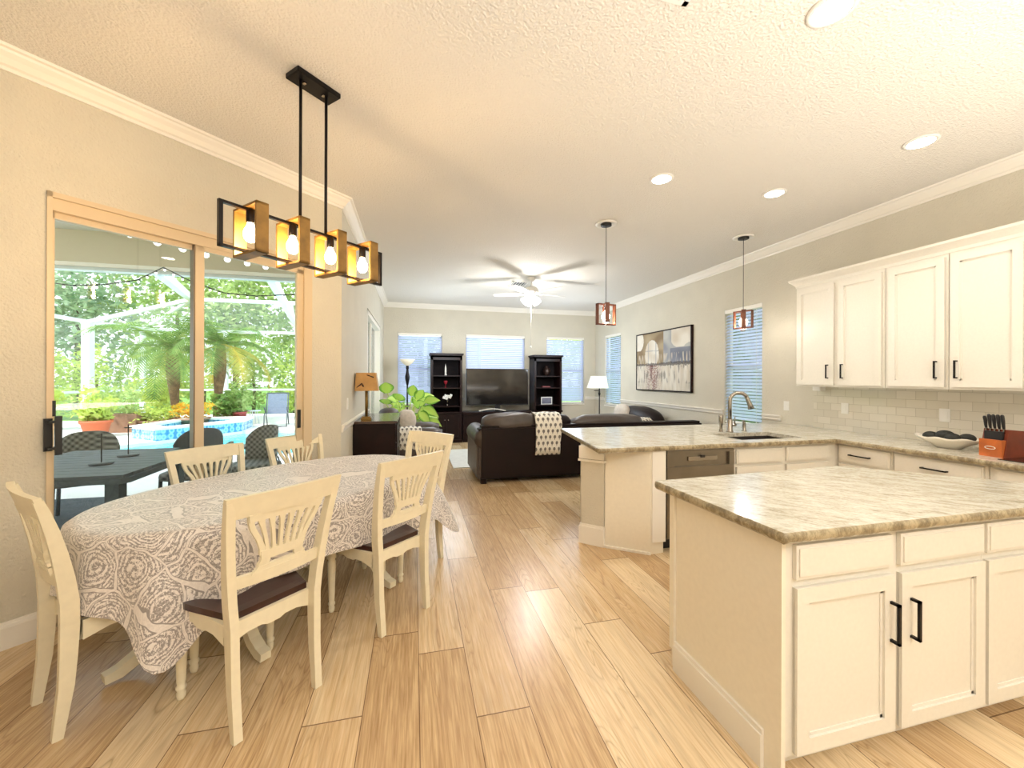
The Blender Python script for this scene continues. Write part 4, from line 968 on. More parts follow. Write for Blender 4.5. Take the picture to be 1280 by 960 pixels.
t3=ribbon('throw_blanket','',[(-.10,6.95,.57),(-.09,6.84,.66),(-.08,6.74,.675),(-.07,6.64,.65),(-.065,6.615,.55),(-.06,6.61,.42),(-.055,6.61,.32)],.19,(1,0,0)); tag(origin(t3,(-.1,6.8,.4)),'white pineapple print throw over the arm of the armchair beyond the dresser','throw blanket')
o=MB().sell((-.13,7.1,.74),(.16,.10,.19),2.4,24,14,wob=.05).build('throw_pillow',M['pillow']); tag(origin(o,(-.13,7.1,.74)),'pale patterned pillow standing in the armchair beside the plant','pillow')
o=MB().sell((-.42,7.15,.84),(.17,.2,.12),2.4,24,14).build('throw_pillow',M['leather2']); tag(origin(o,(-.42,7.15,.84)),'grey round cushion just above the dresser top','pillow')
pt=thing('potted_dieffenbachia','large potted plant with yellow-green variegated leaves by the back window','plant',(-.15,8.35,0))
MB().lathe([(.14,0),(.17,.02),(.20,.34),(.215,.36),(.19,.36),(.18,.30),(.0,.30)],-.15,8.35).build('pot',M['planter'],pt)
lv=MB(); lv.open_=True; lv.uv=[]; stm=MB()
def leaf(base,dirv,up,L,W,droop):
    base=Vector(base); d=Vector(dirv).normalized(); s_=d.cross(Vector(up)).normalized(); u_=s_.cross(d).normalized(); n=7; vs=[];fs=[]
    for i in range(n+1):
        t=i/n; w=W*math.sin(PI*min(1,(t*.94+.06))**.8)*(1 if t<1 else 0); p=base+d*(L*t)-Vector((0,0,droop*t*t*L))
        for k in (-1,-.5,0,.5,1): vs.append(p+s_*(w*k)+u_*(abs(k)*.18*w)); lv.uv.append((.5+k*.5,t))
    for i in range(n):
        for k in range(4): a=i*5+k; fs.append((a,a+1,a+6,a+5))
    lv.add(vs,fs,True)
random.seed(5)
spec=[((-.50,7.95,1.18),(-.1,-.3,1),.14),((-.30,7.9,1.05),(.15,-.5,.5),.13),((-.52,7.9,.98),(.05,-.6,.5),.12),((-.05,8.0,1.12),(.1,-.2,1),.10),((.05,8.0,1.05),(.35,-.2,.9),.10),((.2,8.05,1.0),(.7,-.2,.35),.10),((.18,8.0,.88),(.6,-.4,-.1),.10),((.0,7.95,.95),(.2,-.6,.3),.12),((.1,7.95,.80),(.5,-.6,-.3),.10),((-.18,7.95,.9),(-.1,-.7,.2),.12),((.22,8.1,.74),(.8,-.2,-.3),.09)]
for b_,d_,w_ in spec:
    leaf(b_,d_,(0,-1,.3),.34,w_,.35); stm.tube([(-.15,8.3,.34),((b_[0]-.15)/2,(b_[1]+8.3)/2,(b_[2]+.4)/2-.02),b_],[.016,.012,.007],7)
for i in range(26):
    a=random.uniform(0,2*PI); r=random.uniform(.1,.38); z=random.uniform(.55,1.12)
    b_=(-.12+r*math.cos(a)*1.0,8.2+r*math.sin(a)*.7,z); d_=(math.cos(a),math.sin(a)*.7-.3,random.uniform(-.2,.9)); leaf(b_,d_,(0,-.6,.7),random.uniform(.22,.34),random.uniform(.07,.11),.4)
    if i%2==0: stm.tube([(-.15,8.3,.34),b_],[.012,.006],6)
lv.build('foliage',M['dieff'],pt); stm.build('stems',M['leafC'],pt)
tf=thing('torchiere_lamp','black torchiere floor lamp with an alabaster glass bowl before the left back window','floor lamp',(-.15,9.1,0))
MB().lathe([(.14,0),(.14,.015),(.05,.04),(.015,.06)],-.15,9.1).build('base',M['black'],tf)
MB().lathe([(.016,.05),(.016,1.30),(.022,1.32),(.03,1.36),(.046,1.44),(.05,1.50),(.03,1.60),(.024,1.66),(.034,1.68),(.028,1.72),(.034,1.74)],-.15,9.1,16).build('pole',M['black'],tf)
MB().lathe([(.03,1.735),(.07,1.765),(.12,1.81),(.165,1.875),(.16,1.88),(.11,1.82),(.05,1.78)],-.15,9.1,28).build('bowl_shade',M['bowlglass'],tf)
fl_=thing('floor_lamp','black swing-arm floor lamp with a white rectangular shade in the right corner','floor lamp',(4.33,8.9,0))
MB().lathe([(.13,0),(.13,.02),(.03,.05),(.012,.06)],4.33,8.9).build('base',M['black'],fl_)
MB().lathe([(.012,.05),(.012,1.05),(.022,1.08),(.03,1.11),(.018,1.14),(.012,1.28)],4.33,8.9,14).tube([(4.33,8.9,1.18),(4.18,8.88,1.185)],.008,8).build('pole',M['black'],fl_)
sh=MB(); sh.add([(4.06,8.76,1.24),(4.50,8.76,1.24),(4.50,9.04,1.24),(4.06,9.04,1.24),(4.15,8.80,1.53),(4.46,8.80,1.53),(4.46,9.0,1.53),(4.15,9.0,1.53)],[(0,1,5,4),(1,2,6,5),(2,3,7,6),(3,0,4,7)]); sh.build('lamp_shade',M['cream_shade'],fl_)
# ------------------------------------------------------------------ painting (vertex coloured canvas)
pa=thing('framed_painting','large abstract painting of pale arches and red reflections in a thin brown frame','painting',(XR-.02,6.73,1.81))
y0,y1,za,zb=5.87,7.60,1.235,2.385
MB().box(XR-.045,XR-.001,y0,y1,za,za+.02).box(XR-.045,XR-.001,y0,y1,zb-.02,zb).box(XR-.045,XR-.001,y0,y0+.02,za,zb).box(XR-.045,XR-.001,y1-.02,y1,za,zb).build('frame',M['espresso'],pa)
NU,NV=150,110; vs=[];cols=[];fs=[]
def lerp(a,b,t): t=max(0,min(1,t)); return tuple(p*(1-t)+q*t for p,q in zip(a,b))
def nz(x,y,s=0): return noise.noise(Vector((x,y,s)))
def paint(u,v): # u 0 left..1 right, v 0 bottom..1 top
    n1=nz(u*6,v*6,1); n2=nz(u*40,v*6,2); n3=nz(u*60,v*60,3); n4=nz(u*18,v*3,5)
    cream=srgb(206,194,174); och=srgb(128,106,74); gry=srgb(140,142,150); red=srgb(120,52,48); dk=srgb(70,62,58); wht=srgb(226,220,208)
    if v>.44:
        c=lerp(och,srgb(170,152,120),.5+n1)
        if u>.54: c=lerp(srgb(186,186,180),gry,.5+n1*1.3)
        if u>.66 and v<.70: c=lerp(srgb(128,132,144),srgb(104,108,122),.5+n1)
        if u>.68 and v>.70 and (u-.86)**2/.03+(v-.9)**2/.045<1.2+n1*.6: c=lerp(wht,cream,.4+n1)
        if (u-.32)**2/.0185+(v-.63)**2/.060<1: 
            c=lerp(wht,cream,.3+n1)
            if abs(u-.25)<.010 or abs(u-.40)<.008 or abs(v-.70+.05*u)<.008: c=lerp(c,gry,.55)
        if u<.16 and v>.70 and (u-.04)**2/.01+(v-.88)**2/.03<1.2: c=lerp(wht,cream,.4+n1*2)
        if v<.62: c=lerp(c,cream,max(0,min(1,(n2*2.4)-(v-.44)*2.5+.1)))
    else:
        c=lerp(cream,wht,.5+n4)
        c=lerp(c,srgb(176,170,156),max(0,n2*1.6+.1)*(.5+v))
        if .12<u<.54: c=lerp(c,red,max(0,min(.9,(n3*2.2+n4*1.8+.55)*(1-abs(u-.34)/.21)*(.6+v))))
        if n2>.25 and v>.12: c=lerp(c,dk,.45)
    hb=.445+.02*n2+.012*n3
    if abs(v-hb)<.018+.012*n4+ (.010 if u>.5 else 0): c=lerp(c,dk,.8)
    return c
for j in range(NV+1):
    for i in range(NU+1):
        u=i/NU; v=j/NV; vs.append((XR-.036,y1-.018-u*(y1-y0-.036),za+.018+v*(zb-za-.036))); cols.append(paint(u,v))
for j in range(NV):
    for i in range(NU): a=j*(NU+1)+i; fs.append((a,a+NU+1,a+NU+2,a+1))
m,p=new('painted_canvas'); at=X.nt.nodes.new('ShaderNodeAttribute'); at.attribute_name='Col'; X.nt.links.new(at.outputs['Color'],p.inputs['Base Color']); p.inputs['Roughness'].default_value=.6
cv_=MB(); cv_.open_=True; cv_.add(vs,fs); cv_.col=cols; cv_.build('canvas',m,pa)
# ------------------------------------------------------------------ outside: lanai, pool, screen cage, garden
ZD=-.05
dk=MB(); dk.prism([(-14,-3),(-3.72,-3),(-3.72,1.30),(-.87,4.25),(-.87,8.9),(-14,8.9)],ZD-.1,ZD)
dk.prism([(-14,8.9),(-6.2,8.9),(-6.9,10.2),(-5.95,11.2),(-4.72,12.85),(-4.72,17.0),(-11,17.0),(-14,17)],ZD-.1,ZD)
dk.prism([(-10.5,17),(-4.72,17),(-4.72,19),(-10.5,19)],ZD-.1,ZD).box(-4.72,-.87,12.85,19,ZD-.1,ZD).box(-1.8,-.87,8.9,12.85,ZD-.1,ZD).box(-.87,6,9.95,19,ZD-.1,ZD)
struct('pool_deck',dk,M['deck'])
struct('garden_ground',MB().box(-60,40,-20,80,-.32,-.22),M['lawn'])
wt=MB().prism([(-6.2,8.9),(-1.8,8.9),(-1.8,12.85),(-4.72,12.85),(-5.95,11.2),(-6.9,10.2)],-.2,-.13).build('pool_water',M['water']); tag(wt,'turquoise swimming pool water beyond the lanai','pool')
spa=thing('raised_spa','raised spa with blue mosaic tile walls and pale stone cap','spa',(-5.9,12.9,-.13))
SP=[(-6.83,11.95),(-5.95,11.24),(-4.74,12.84),(-4.9,14.1),(-6.6,14.1)]
def ringp(poly,z0,z1,t):
    c=sum((Vector(p) for p in poly),Vector((0,0)))/len(poly); mb=MB(); n=len(poly)
    inn=[tuple(Vector(p)+(c-Vector(p)).normalized()*t) for p in poly]
    for i in range(n):
        j=(i+1)%n; mb.prism([poly[i],poly[j],inn[j],inn[i]],z0,z1)
    return mb
ringp(SP,-.2,.2,.3).build('tiled_wall',M['mosaic'],spa)
SPo=[tuple(Vector(p)*1.0+(Vector(p)-Vector((-5.8,12.8))).normalized()*.05) for p in SP]
ringp(SPo,.2,.26,.42).build('stone_cap',M['deck'],spa)
MB().prism([tuple(Vector(p)+(Vector((-5.8,12.8))-Vector(p)).normalized()*.25) for p in SP],-.19,.12).build('spa_water',M['water'],spa)
# lanai roof
struct('lanai_ceiling',MB().prism([(-12,-3.2),(-3.72,-3.2),(-3.72,1.34),(-.90,4.17),(-.90,6.3),(-12,6.3)],3.30,3.36),M['trim'])
struct('lanai_beam',MB().box(-12,-.87,6.15,6.38,2.90,3.30),M['stucco'])
struct('lanai_gutter',MB().box(-12,-.87,6.40,6.52,2.86,3.0),M['cage'])
# cage
cg=thing('screen_enclosure','white aluminium screen enclosure with hip roof around the pool','screen cage',(-8,17,ZD))
PA,PB,PC,PD,PE=(-11.0,17.0),(-10.5,19.0),(-7.6,19.0),(-4.9,19.0),(3.0,19.0)
def post(p,w=.05,z=3.4): MB().box(p[0]-w,p[0]+w,p[1]-w,p[1]+w,ZD,z).build('post',M['cage'],cg)
post(PA,.12); 
for p in (PB,PC,PD,(-2,19),(.5,19),PE,(-11,13.0),(-11,9.5)): post(p,.07)
def bar(a,b,w=.05,name='beam'): MB().tube([a,b],w*1.2,4,smooth=False).build(name,M['cage'],cg)
ring=[(-11,6.5),PA,PB,PE]
for z,w in ((3.38,.07),(.96,.045)):
    for a,b in zip(ring,ring[1:]): bar((*a,z),(*b,z),w,'rail')
PT=(-7.2,15.5,4.06); PR=(3.0,15.5,4.12)
bar((*PA,3.38),PT,.07); bar((*PB,3.38),PT,.05); bar(PT,PR,.07); bar((-11,10.5,3.38),(-7.2,11,4.06),.05); bar((-12,8.2,3.5),(-9.6,6.4,3.3),.09)
d_=(Vector(PT)-Vector((-5.157,10.0,3.609))); bar(PT,tuple(Vector((-5.157,10,3.609))-d_*.62),.10)
d_=(Vector((-4.44,17.0,3.54))-Vector((-2.793,9.0,3.45))); bar((-4.44,17.0,3.5),tuple(Vector((-2.793,9.0,3.45))-d_*.3),.09)
bar((-4.9,19,3.38),(-4.2,15.5,4.1),.04); bar((-1.0,19,3.38),(-.5,15.5,4.1),.04)
scm=MB(); scm.open_=True
for a,b in zip(ring,ring[1:]): scm.add([(*a,0),(*b,0),(*b,3.38),(*a,3.38)],[(0,1,2,3)])
scm.add([(*PB,3.38),(*PE,3.38),PR,PT],[(0,1,2,3)]); scm.add([(*PA,3.38),(*PB,3.38),PT],[(0,1,2)])
scm.build('insect_screen',M['screenmesh'],cg)
# string lights
def string(name,label,pts,r,hang,nb):
    t=thing('string_lights',label,'string lights',pts[0])
    MB().tube(pts,.006,6).build('cord',M['blackp'],t)
    P=[Vector(p) for p in pts]; Ls=[0]
    for a,b in zip(P,P[1:]): Ls.append(Ls[-1]+(b-a).length)
    for i in range(nb):
        d=Ls[-1]*(i+.5)/nb
        for k in range(len(P)-1):
            if Ls[k]<=d<=Ls[k+1]: q=P[k].lerp(P[k+1],(d-Ls[k])/(Ls[k+1]-Ls[k])); break
        MB().tube([q,q-Vector((0,0,hang*.45))],.012,8).build('socket',M['blackp'],t)
        MB().sell((q.x,q.y,q.z-hang*.45-r),(r,r,r),2,12,8).build('globe_bulb',M['fanglass'],t)
string('a','string of globe bulbs hanging just outside the sliding door',[sn(.35,3.95,2.66),sn(.75,3.95,2.60),sn(1.15,3.95,2.545),sn(1.6,3.95,2.53),sn(2.1,3.95,2.55)],.024,.04,11)
def yp(u,v,Y=6.0):   # fixed world points of the farther string, measured on the beam plane
    return (u,Y,v)
string('b','thin black string of tiny bulbs swagged from the lanai beam',[(-4.29,6,2.60),(-4.05,6,2.575),(-3.75,6,2.60),(-3.38,6,2.68),(-3.10,6,2.86),(-2.84,6,2.72),(-2.68,6,2.66),(-2.42,6,2.57),(-2.05,6,2.55),(-1.55,6,2.60)],.014,.035,26)
# vegetation
def leaves(mb,cx,cy,z0,z1,rx,ry,n,sz,seed,flat=.6):
    rnd=random.Random(seed); blobs=[]
    for i in range(14):
        a=rnd.uniform(0,2*PI); r=rnd.uniform(0,.75)**.7; blobs.append((cx+rx*r*math.cos(a),cy+ry*r*math.sin(a),z0+(z1-z0)*rnd.uniform(.12,.9),rnd.uniform(.25,.45)))
    vs=[];fs=[]
    for i in range(n):
        b=blobs[i%14]; h=(z1-z0)/2
        d=Vector((rnd.gauss(0,1),rnd.gauss(0,1),rnd.gauss(0,1))).normalized()*(rnd.uniform(.55,1.0))
        p=Vector((b[0]+d.x*rx*b[3]*1.4,b[1]+d.y*ry*b[3]*1.4,b[2]+d.z*h*b[3]*1.4))
        if p.z<z0*.9+.02: p.z=z0+rnd.uniform(.02,.4)
        s_=sz*rnd.uniform(.6,1.3); u=Vector((rnd.gauss(0,1),rnd.gauss(0,1),rnd.gauss(0,flat))).normalized(); w=u.cross(Vector((rnd.gauss(0,1),rnd.gauss(0,1),rnd.gauss(0,1)))).normalized()
        o=len(vs); vs+= [p-u*s_,p+w*s_*.45,p+u*s_,p-w*s_*.45]; fs.append((o,o+1,o+2,o+3))
    mb.add(vs,fs); return mb
def tree(name,label,x,y,rx,ry,z0,z1,n,sz,m,seed,cat='tree',group=None):
    t=thing(name,label,cat,(x,y,-.22),0,group)
    mb=MB(); mb.open_=True; leaves(mb,x,y,z0,z1,rx,ry,n,sz,seed); mb.build('foliage',M[m],t)
    MB().tube([(x,y,-.22),(x+.05,y,(z0+z1)*.3),(x-.04,y+.05,(z0+z1)*.55)],[.12*rx/2,.09*rx/2,.04],8).build('trunk',M['bark'],t)
GT='trees beyond the screen enclosure'
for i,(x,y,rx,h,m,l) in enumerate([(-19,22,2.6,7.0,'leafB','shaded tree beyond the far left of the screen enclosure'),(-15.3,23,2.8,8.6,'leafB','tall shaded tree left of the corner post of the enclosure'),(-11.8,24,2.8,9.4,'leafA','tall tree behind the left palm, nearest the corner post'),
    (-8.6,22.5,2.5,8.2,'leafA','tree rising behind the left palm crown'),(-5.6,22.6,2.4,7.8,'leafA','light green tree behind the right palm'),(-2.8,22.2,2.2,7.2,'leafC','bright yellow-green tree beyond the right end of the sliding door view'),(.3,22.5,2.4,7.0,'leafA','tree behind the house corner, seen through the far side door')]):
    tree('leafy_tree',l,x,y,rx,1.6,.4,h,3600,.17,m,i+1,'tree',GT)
GB='hedge shrubs along the enclosure'
for i,(x,y,l,m) in enumerate([(-14.5,19.6,'shrub outside the enclosure left of the corner post','leafC'),(-12.6,19.9,'shrub outside the enclosure behind the terracotta pot','leafC'),(-10.6,20.2,'shrub outside the enclosure behind the planter box','leafA'),(-8.9,20.1,'yellow-green shrub outside the enclosure left of the palms','leafC'),(-7.0,20.2,'shrub outside the enclosure between the two palms','leafA'),(-5.3,20.1,'shrub outside the enclosure left of the lounge chair','leafC'),(-3.5,20.1,'shrub outside the enclosure behind the lounge chair','leafA'),(-1.5,20.2,'shrub outside the enclosure right of the lounge chair','leafA')]):
    tree('hedge_shrub',l,x,y,1.25,.8,-.1,2.9,1500,.10,m,i+40,'shrub',GB)
for i,(x,y,h,l) in enumerate([(11.2,4.9,4.5,'shaded tree outside the faucet window'),(11.6,9.0,5,'tree outside between the two side windows'),(11.0,13.6,4.6,'tree outside the far side window'),(6.3,14.2,4.5,'tree outside the back windows')]):
    tree('leafy_tree',l,x,y,1.9,1.9,.2,h,1500,.14,'leafC',i+70,'tree','trees outside the house walls')
def palm(label,x,y,zc,lean,yel,seed,nf=20,L=2.3):
    t=thing('palm_tree',label,'palm tree',(x+lean,y,ZD)); rnd=random.Random(seed)
    pts=[(x+lean*(1-u)**1.5,y,ZD+(zc-ZD)*u) for u in [i/8 for i in range(9)]]
    MB().tube(pts,[.10,.10,.11,.12,.15,.18,.18,.16,.10],12).build('trunk',M['trunk'],t)
    for key,cond in (('palm',False),('palmy',True)):
        mb=MB(); mb.open_=True
        for f in range(nf):
            isy=(f%5==2) if yel else (f==7)
            if isy!=cond: continue
            a=2*PI*f/nf+rnd.uniform(-.15,.15); el=rnd.uniform(-.1,1.15) if not isy else rnd.uniform(-.3,.1); Lf=L*rnd.uniform(.8,1.1)
            d=Vector((math.cos(a),math.sin(a),0)); n=16; prev=Vector((x,y,zc)); ang=el
            for i in range(n):
                st=Lf/n; ang-=1.55/n*(.6+i/n); nx=prev+(d*math.cos(ang)+Vector((0,0,math.sin(ang))))*st
                tdir=(nx-prev).normalized(); side=d.cross(Vector((0,0,1))).normalized()
                ll=.62*math.sin(PI*min(1,.12+.86*i/n))+.08
                for sgn in (-1,1):
                    for q in (0,.5):
                        b_=prev.lerp(nx,q); e_=b_+(side*sgn*.75+tdir*.62+Vector((0,0,-.28+.1*rnd.random()))).normalized()*ll
                        w_=tdir*.027; mb.add([b_-w_,b_+w_,e_],[(0,1,2)])
                mb.add([prev-side*.012,prev+side*.012,nx+side*.01,nx-side*.01],[(0,1,2,3)])
                prev=nx
        if mb.v: mb.build('fronds',M[key],t)
palm('green palm with a stout rough trunk behind the spa',-7.5,15.0,2.40,.12,False,3)
palm('palm with yellowing lower fronds right of the door centre post',-6.35,15.5,2.60,-.15,True,9,20,2.4)
def potplant(name,label,x,y,r,h,potm,leafm,ph,n,sz,seed,z=ZD,square=False,cat='potted plant'):
    t=thing(name,label,cat,(x,y,z))
    if square: MB().add([(x-r,y-.25,z),(x+r,y-.25,z),(x+r,y+.25,z),(x-r,y+.25,z),(x-r*1.1,y-.3,z+h),(x+r*1.1,y-.3,z+h),(x+r*1.1,y+.3,z+h),(x-r*1.1,y+.3,z+h)],[(3,2,1,0),(0,1,5,4),(1,2,6,5),(2,3,7,6),(3,0,4,7),(4,5,6,7)]).build('planter_box',M[potm],t)
    elif h>0: MB().lathe([(r*.65,z),(r*.95,z+h*.85),(r*1.05,z+h*.85),(r*1.05,z+h),(r*.9,z+h),(r*.85,z+h*.8)],x,y,24).build('pot',M[potm],t)
    mb=MB(); mb.open_=True; leaves(mb,x,y,z+h*.8,z+h+ph,max(r*1.2,.2),max(r*1.1,.2),n,sz,seed); mb.build('foliage',M[leafm],t)
potplant('potted_shrub','terracotta pot with a yellow-green plant on the pool deck',-7.85,12.4,.30,.42,'terra','leafC',.75,500,.09,101)
potplant('planter_shrub','long brown planter box with a thin leafy plant behind the terracotta pot',-8.0,13.4,.55,.50,'planter','leafA',1.0,500,.08,102,square=True)
potplant('potted_shrub','low leafy yellow-green plant at the far left of the pool deck',-10.3,14.2,.34,.25,'planter','leafC',.8,500,.10,103)
potplant('garden_shrub','yellow-green croton shrub behind the left end of the spa',-8.4,15.9,.55,.1,'planter','leafC',1.3,700,.11,104,cat='shrub')
potplant('flower_bed','yellow and red flowers growing behind the spa wall',-6.35,13.75,.42,.32,'planter','flower',.42,700,.05,105,z=ZD,cat='flowers')
potplant('flower_bed','low green and pink plants behind the left part of the spa wall',-7.2,13.6,.45,.30,'planter','leafC',.35,500,.06,106,cat='flowers')
potplant('potted_shrub','bushy green plant beside the flowers behind the door centre post',-5.75,14.5,.34,.3,'planter','palm',.8,600,.09,107)
potplant('potted_aloe','red pot with a spiky pale plant behind the spa',-5.45,14.6,.2,.42,'redpot' if 'redpot' in M else 'terra','leafA',.9,240,.09,108)
orn('patio_rug','dark grey outdoor rug under the patio table','rug',MB().prism([(-6.2,.7),(-4.4,.75),(-1.5,3.65),(-1.5,4.9),(-2.5,4.95),(-2.5,6.1),(-6.2,6.1)],ZD,ZD+.012),M['greyrug'],(-3,3.6,ZD))  # dark sheet laid on the pale deck in place of the lanai's shade
# patio furniture
pt_=thing('patio_table','dark grey slatted patio table with clipped corners outside the sliding door','patio table',(-2.75,4.3,ZD))
TP=[(-2.55,3.62),(-2.14,3.62),(-2.10,3.66),(-2.13,4.60),(-2.45,4.92),(-3.25,4.92),(-3.50,4.6),(-3.50,3.62)]
tp=MB(); 
for i in range(11):
    ya=3.63+i*.118; x1=-2.13 if ya<4.6 else -2.13-(ya-4.55); x0=-3.5 if ya<4.6 else -3.5+(ya-4.6)
    tp.box(x0,x1,ya,ya+.110,.70,.725)
tp.prism(TP,.66,.70); tp.build('slatted_top',M['greym'],pt_)
for x,y in ((-2.24,3.74),(-2.24,4.55),(-3.4,3.74),(-3.4,4.55)): MB().box(x-.045,x+.045,y-.045,y+.045,ZD,.66).build('leg',M['greym'],pt_)
MB().box(-3.4,-2.24,3.72,3.76,.05,.12).box(-2.86,-2.78,3.75,4.55,.05,.12).build('stretcher',M['greym'],pt_)
for x,y,h_,l in ((-2.57,4.12,.245,'black metal rod holder on a round dish, nearer one on the patio table'),(-2.6,4.50,.28,'black metal rod holder on a round dish, farther one on the patio table')):
    t=thing('candle_stand',l,'stand',(x,y,.725)); MB().lathe([(.075,.725),(.08,.735),(.07,.742),(.0,.742)],x,y,24).build('dish',M['greym'],t)
    st=MB().tube([(x,y,.74),(x,y,.74+h_)],.005,6); st.box(x-.03,x+.03,y-.004,y+.004,.725+h_-.02,.725+h_-.01); st.build('rod',M['blackp'],t)
def pchair(label,x,y,ang,back='wicker'):
    t=thing('patio_chair',label,'patio chair',(x,y,ZD),ang,'wicker chairs around the patio table'); mx=WM[t.name]
    MB().sell((0,.0,.42),(.26,.26,.05),5,24,8,mx).build('seat',M['wicker'],t)
    bk=MB(); vs=[];fs=[]; n=16
    for i in range(n+1):
        a=-1.25+2.5*i/n; xx=math.sin(a)*.27; yy=-.26*math.cos(a)*1.0
        for (o,z) in ((0,.40),(0,.90-.17*abs(a/1.25)**3),(.025,.90-.17*abs(a/1.25)**3),(.025,.40)):
            vs.append((xx*(1-o*2),yy*(1-o*2)-.05*(z-.4),z))
    for i in range(n):
        for k in range(4): k2=(k+1)%4; fs.append((i*4+k,i*4+k2,i*4+4+k2,i*4+4+k))
    fs+= [(0,1,2,3),(n*4+3,n*4+2,n*4+1,n*4)]
    bk.add(vs,fs,False,mx).build('backrest',M[back],t)
    for px in (-.22,.22):
        for py in (-.2,.2): MB().tube([(px,py,.40),(px*1.05,py*1.05,0)],.018,8,mtx=mx).build('leg',M['greym'],t)
pchair('dark patio chair on the far side of the patio table',-2.46,5.35,PI,'greym')
pchair('grey wicker patio chair at the far left of the patio table',-3.45,5.32,PI+.5)
pchair('grey wicker patio chair right of the patio table beside the door glass',-1.95,4.28,PI/2+.25)
pchair('wicker patio chair with only its arm showing behind the dark one',-1.95,5.6,PI-.6)
lc=thing('lounge_chair','grey sling lounge chair on the deck beyond the pool','lounge chair',(-4.2,14.0,ZD),math.radians(12)); mx=WM[lc.name]
MB().add([(-.27,-.25,.42),(.27,-.25,.42),(.27,.18,.40),(-.27,.18,.40),(-.27,.42,1.0),(.27,.42,1.0),(-.27,-.25,.40),(.27,-.25,.40),(.27,.20,.37),(-.27,.20,.37),(-.27,.45,1.0),(.27,.45,1.0)],[(0,1,2,3),(3,2,5,4),(9,8,7,6),(10,11,8,9),(0,6,7,1),(4,5,11,10),(0,3,9,6),(3,4,10,9),(1,7,8,2),(2,8,11,5)],False,mx).build('sling',M['sling'],lc)
fr=MB()
for sx in (-.3,.3): fr.tube([(sx,-.42,0),(sx,-.3,.42),(sx,.18,.40),(sx,.44,1.02)],.018,8,mtx=mx); fr.tube([(sx,.5,0),(sx,.1,.42),(sx,-.3,.6)],.018,8,mtx=mx)
fr.tube([(-.3,-.42,.02),(.3,-.42,.02)],.015,8,mtx=mx); fr.tube([(-.3,.44,1.02),(.3,.44,1.02)],.018,8,mtx=mx); fr.build('frame',M['greym'],lc)
bs=thing('bistro_table','small dark metal side table with scrolled legs beside the pool','side table',(-2.2,6.6,ZD))
MB().box(-2.42,-1.75,6.35,6.75,.46,.49).build('tabletop',M['greym'],bs)
sc_=MB()
for x in (-2.4,-1.78):
    for y in (6.38,6.72): sc_.tube([(x,y,ZD),(x,y,.46)],.014,8)
sc_.tube([(-2.45,6.38,.18),(-1.7,6.38,.18)],.012,8)
for c_ in (-2.2,-2.0): sc_.tube([(c_+.12*math.cos(a),6.38,.28+.1*math.sin(a)) for a in [i*.4 for i in range(14)]],.010,6)
sc_.build('scroll_legs',M['blackp'],bs)
wc=thing('garden_stool','white wire garden stool behind the spa','stool',(-5.15,14.9,ZD)); g=MB()
for a in range(4):
    aa=a*PI/2; g.tube([(-5.15+.16*math.cos(aa),14.9+.16*math.sin(aa),ZD),(-5.15+.1*math.cos(aa),14.9+.1*math.sin(aa),.36)],.014,6)
g.build('wire_legs',M['cage'],wc); MB().lathe([(.2,.36),(.2,.39),(.0,.39)],-5.15,14.9).build('seat',M['cage'],wc)
# ------------------------------------------------------------------ lights
def area(name,loc,rot,sx,sy,p,col,spread=PI):
    l=bpy.data.lights.new(name,'AREA'); l.shape='RECTANGLE'; l.size=sx; l.size_y=sy; l.energy=p; l.color=col; l.spread=spread
    o=bpy.data.objects.new(name,l); C.objects.link(o); o.location=loc; o.rotation_euler=rot; return o
def point(name,loc,p,col,r=.05):
    l=bpy.data.lights.new(name,'POINT'); l.energy=p; l.color=col; l.shadow_soft_size=r
    o=bpy.data.objects.new(name,l); C.objects.link(o); o.location=loc; return o
WARM=(1,.66,.34)
for s_ in (1.073,1.295,1.53,1.765):
    x,y=sn(s_,2.245); point('chandelier_glow',(x,y,2.145),9,WARM,.03)
for x,y in ((2.08,4.12),(3.90,4.10)): point('pendant_glow',(x,y,2.085),20,(1,.93,.84),.04)
for x,y in ((1.90,1.48),(3.589,2.147),(2.078,3.081),(3.257,3.064)):
    l=bpy.data.lights.new('can_light','SPOT'); l.energy=24 if x>3.5 else (14 if y<2 else 36); l.color=(1,.96,.90); l.spot_size=math.radians(130); l.spot_blend=.8; l.shadow_soft_size=.07
    o=bpy.data.objects.new('can_light',l); C.objects.link(o); o.location=(x,y,H-.03)
area('ceiling_light_behind',(1.0,-1.4,3.12),(0,0,0),3.0,2.0,62,(1,.98,.96))  # added fill lamp behind the camera, brightens the near room
area('uplight_kitchen',(2.9,-.3,1.0),(PI,0,0),2.0,1.2,75,(1,.97,.92))  # added fill outside the frame, lifts the ceiling and right wall
area('uplight_behind',(1.4,-1.2,1.0),(PI,0,0),3.2,2.0,95,(1,.95,.88))  # added upward fill behind the camera to brighten the ceiling
point('fan_glow',(fx0,fy0,2.66),70,(1,.98,.95),.10)
def aimed(name,loc,target,sx,sy,p,col):
    o=area(name,loc,(0,0,0),sx,sy,p,col); o.rotation_euler=(Vector(target)-Vector(loc)).to_track_quat('-Z','Y').to_euler(); return o
aimed('sky_glow_back',(1.9,YB+1.7,4.2),(1.9,YB,1.7),6.0,1.8,520,(.78,.89,1))  # added area lamp outdoors, boosts sky light through the back blinds
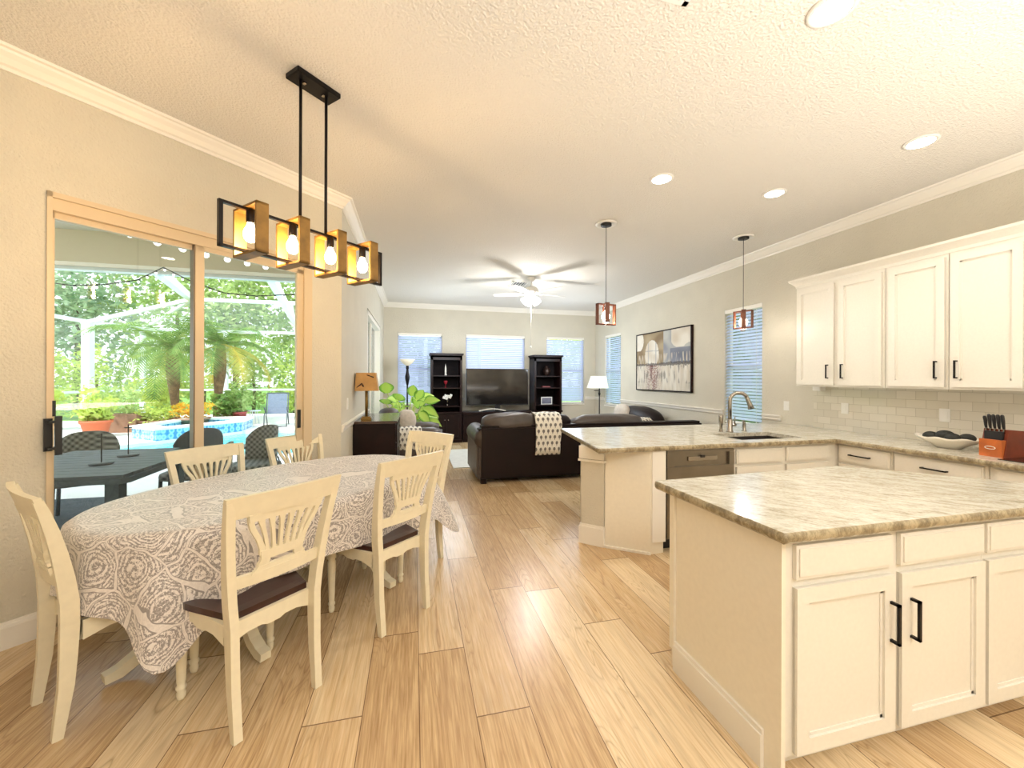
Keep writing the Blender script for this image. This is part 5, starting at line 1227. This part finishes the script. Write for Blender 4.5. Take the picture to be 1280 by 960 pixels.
aimed('sky_glow_side',(XR+1.7,6.8,4.2),(XR,6.8,1.7),1.8,5.5,800,(.85,.93,1))  # likewise added, brightens the side window blinds from outdoors
for x_ in (.7,3.2): point('window_daylight',(x_,8.2,1.9),38,(.82,.91,1),.35)  # unseen bluish fill points added inside the living room
sun=bpy.data.lights.new('sun','SUN'); sun.energy=4.2; sun.angle=math.radians(2); sun.color=(1,.97,.90)
so_=bpy.data.objects.new('sun',sun); C.objects.link(so_); so_.rotation_euler=Vector((-.45,-.45,1)).to_track_quat('Z','Y').to_euler()
w=bpy.data.worlds.new('sky'); bpy.context.scene.world=w; w.use_nodes=True; X.nt=w.node_tree
bg=X.nt.nodes['Background']; tc=X.nt.nodes.new('ShaderNodeTexCoord'); sp_=X.nt.nodes.new('ShaderNodeSeparateXYZ'); X.nt.links.new(tc.outputs['Generated'],sp_.inputs[0])
X.nt.links.new(ramp(X(sp_.outputs[2]),[(0,(.93,.97,1.0)),(.35,(.80,.91,1.0)),(1,(.55,.75,1.0))]),bg.inputs[0]); bg.inputs[1].default_value=1.9
# ------------------------------------------------------------------ camera
f_px=502.0; th=math.atan(122/f_px); RO=.0035; hc=1.46
fw=Vector((math.sin(th),math.cos(th),0)); rt=Vector((math.cos(th),-math.sin(th),0)); up=Vector((0,0,1))
cr=rt*math.cos(RO)+up*math.sin(RO); cu=up*math.cos(RO)-rt*math.sin(RO)
cam=bpy.data.cameras.new('camera'); co_=bpy.data.objects.new('camera',cam); C.objects.link(co_)
mw=Matrix((( cr.x,cu.x,-fw.x,0),(cr.y,cu.y,-fw.y,0),(cr.z,cu.z,-fw.z,hc),(0,0,0,1))); co_.matrix_world=mw
cam.sensor_fit='HORIZONTAL'; cam.sensor_width=36; cam.lens=36*f_px/1280; cam.shift_y=-6.57/1280; cam.clip_start=.05; cam.clip_end=300
bpy.context.scene.camera=co_
vs_=bpy.context.scene.view_settings; vs_.view_transform='Standard'; vs_.look='None'; vs_.exposure=0.27; vs_.gamma=1.0
bpy.context.scene.cycles.max_bounces=8; bpy.context.scene.cycles.transparent_max_bounces=24
bpy.context.scene.cycles.sample_clamp_indirect=6
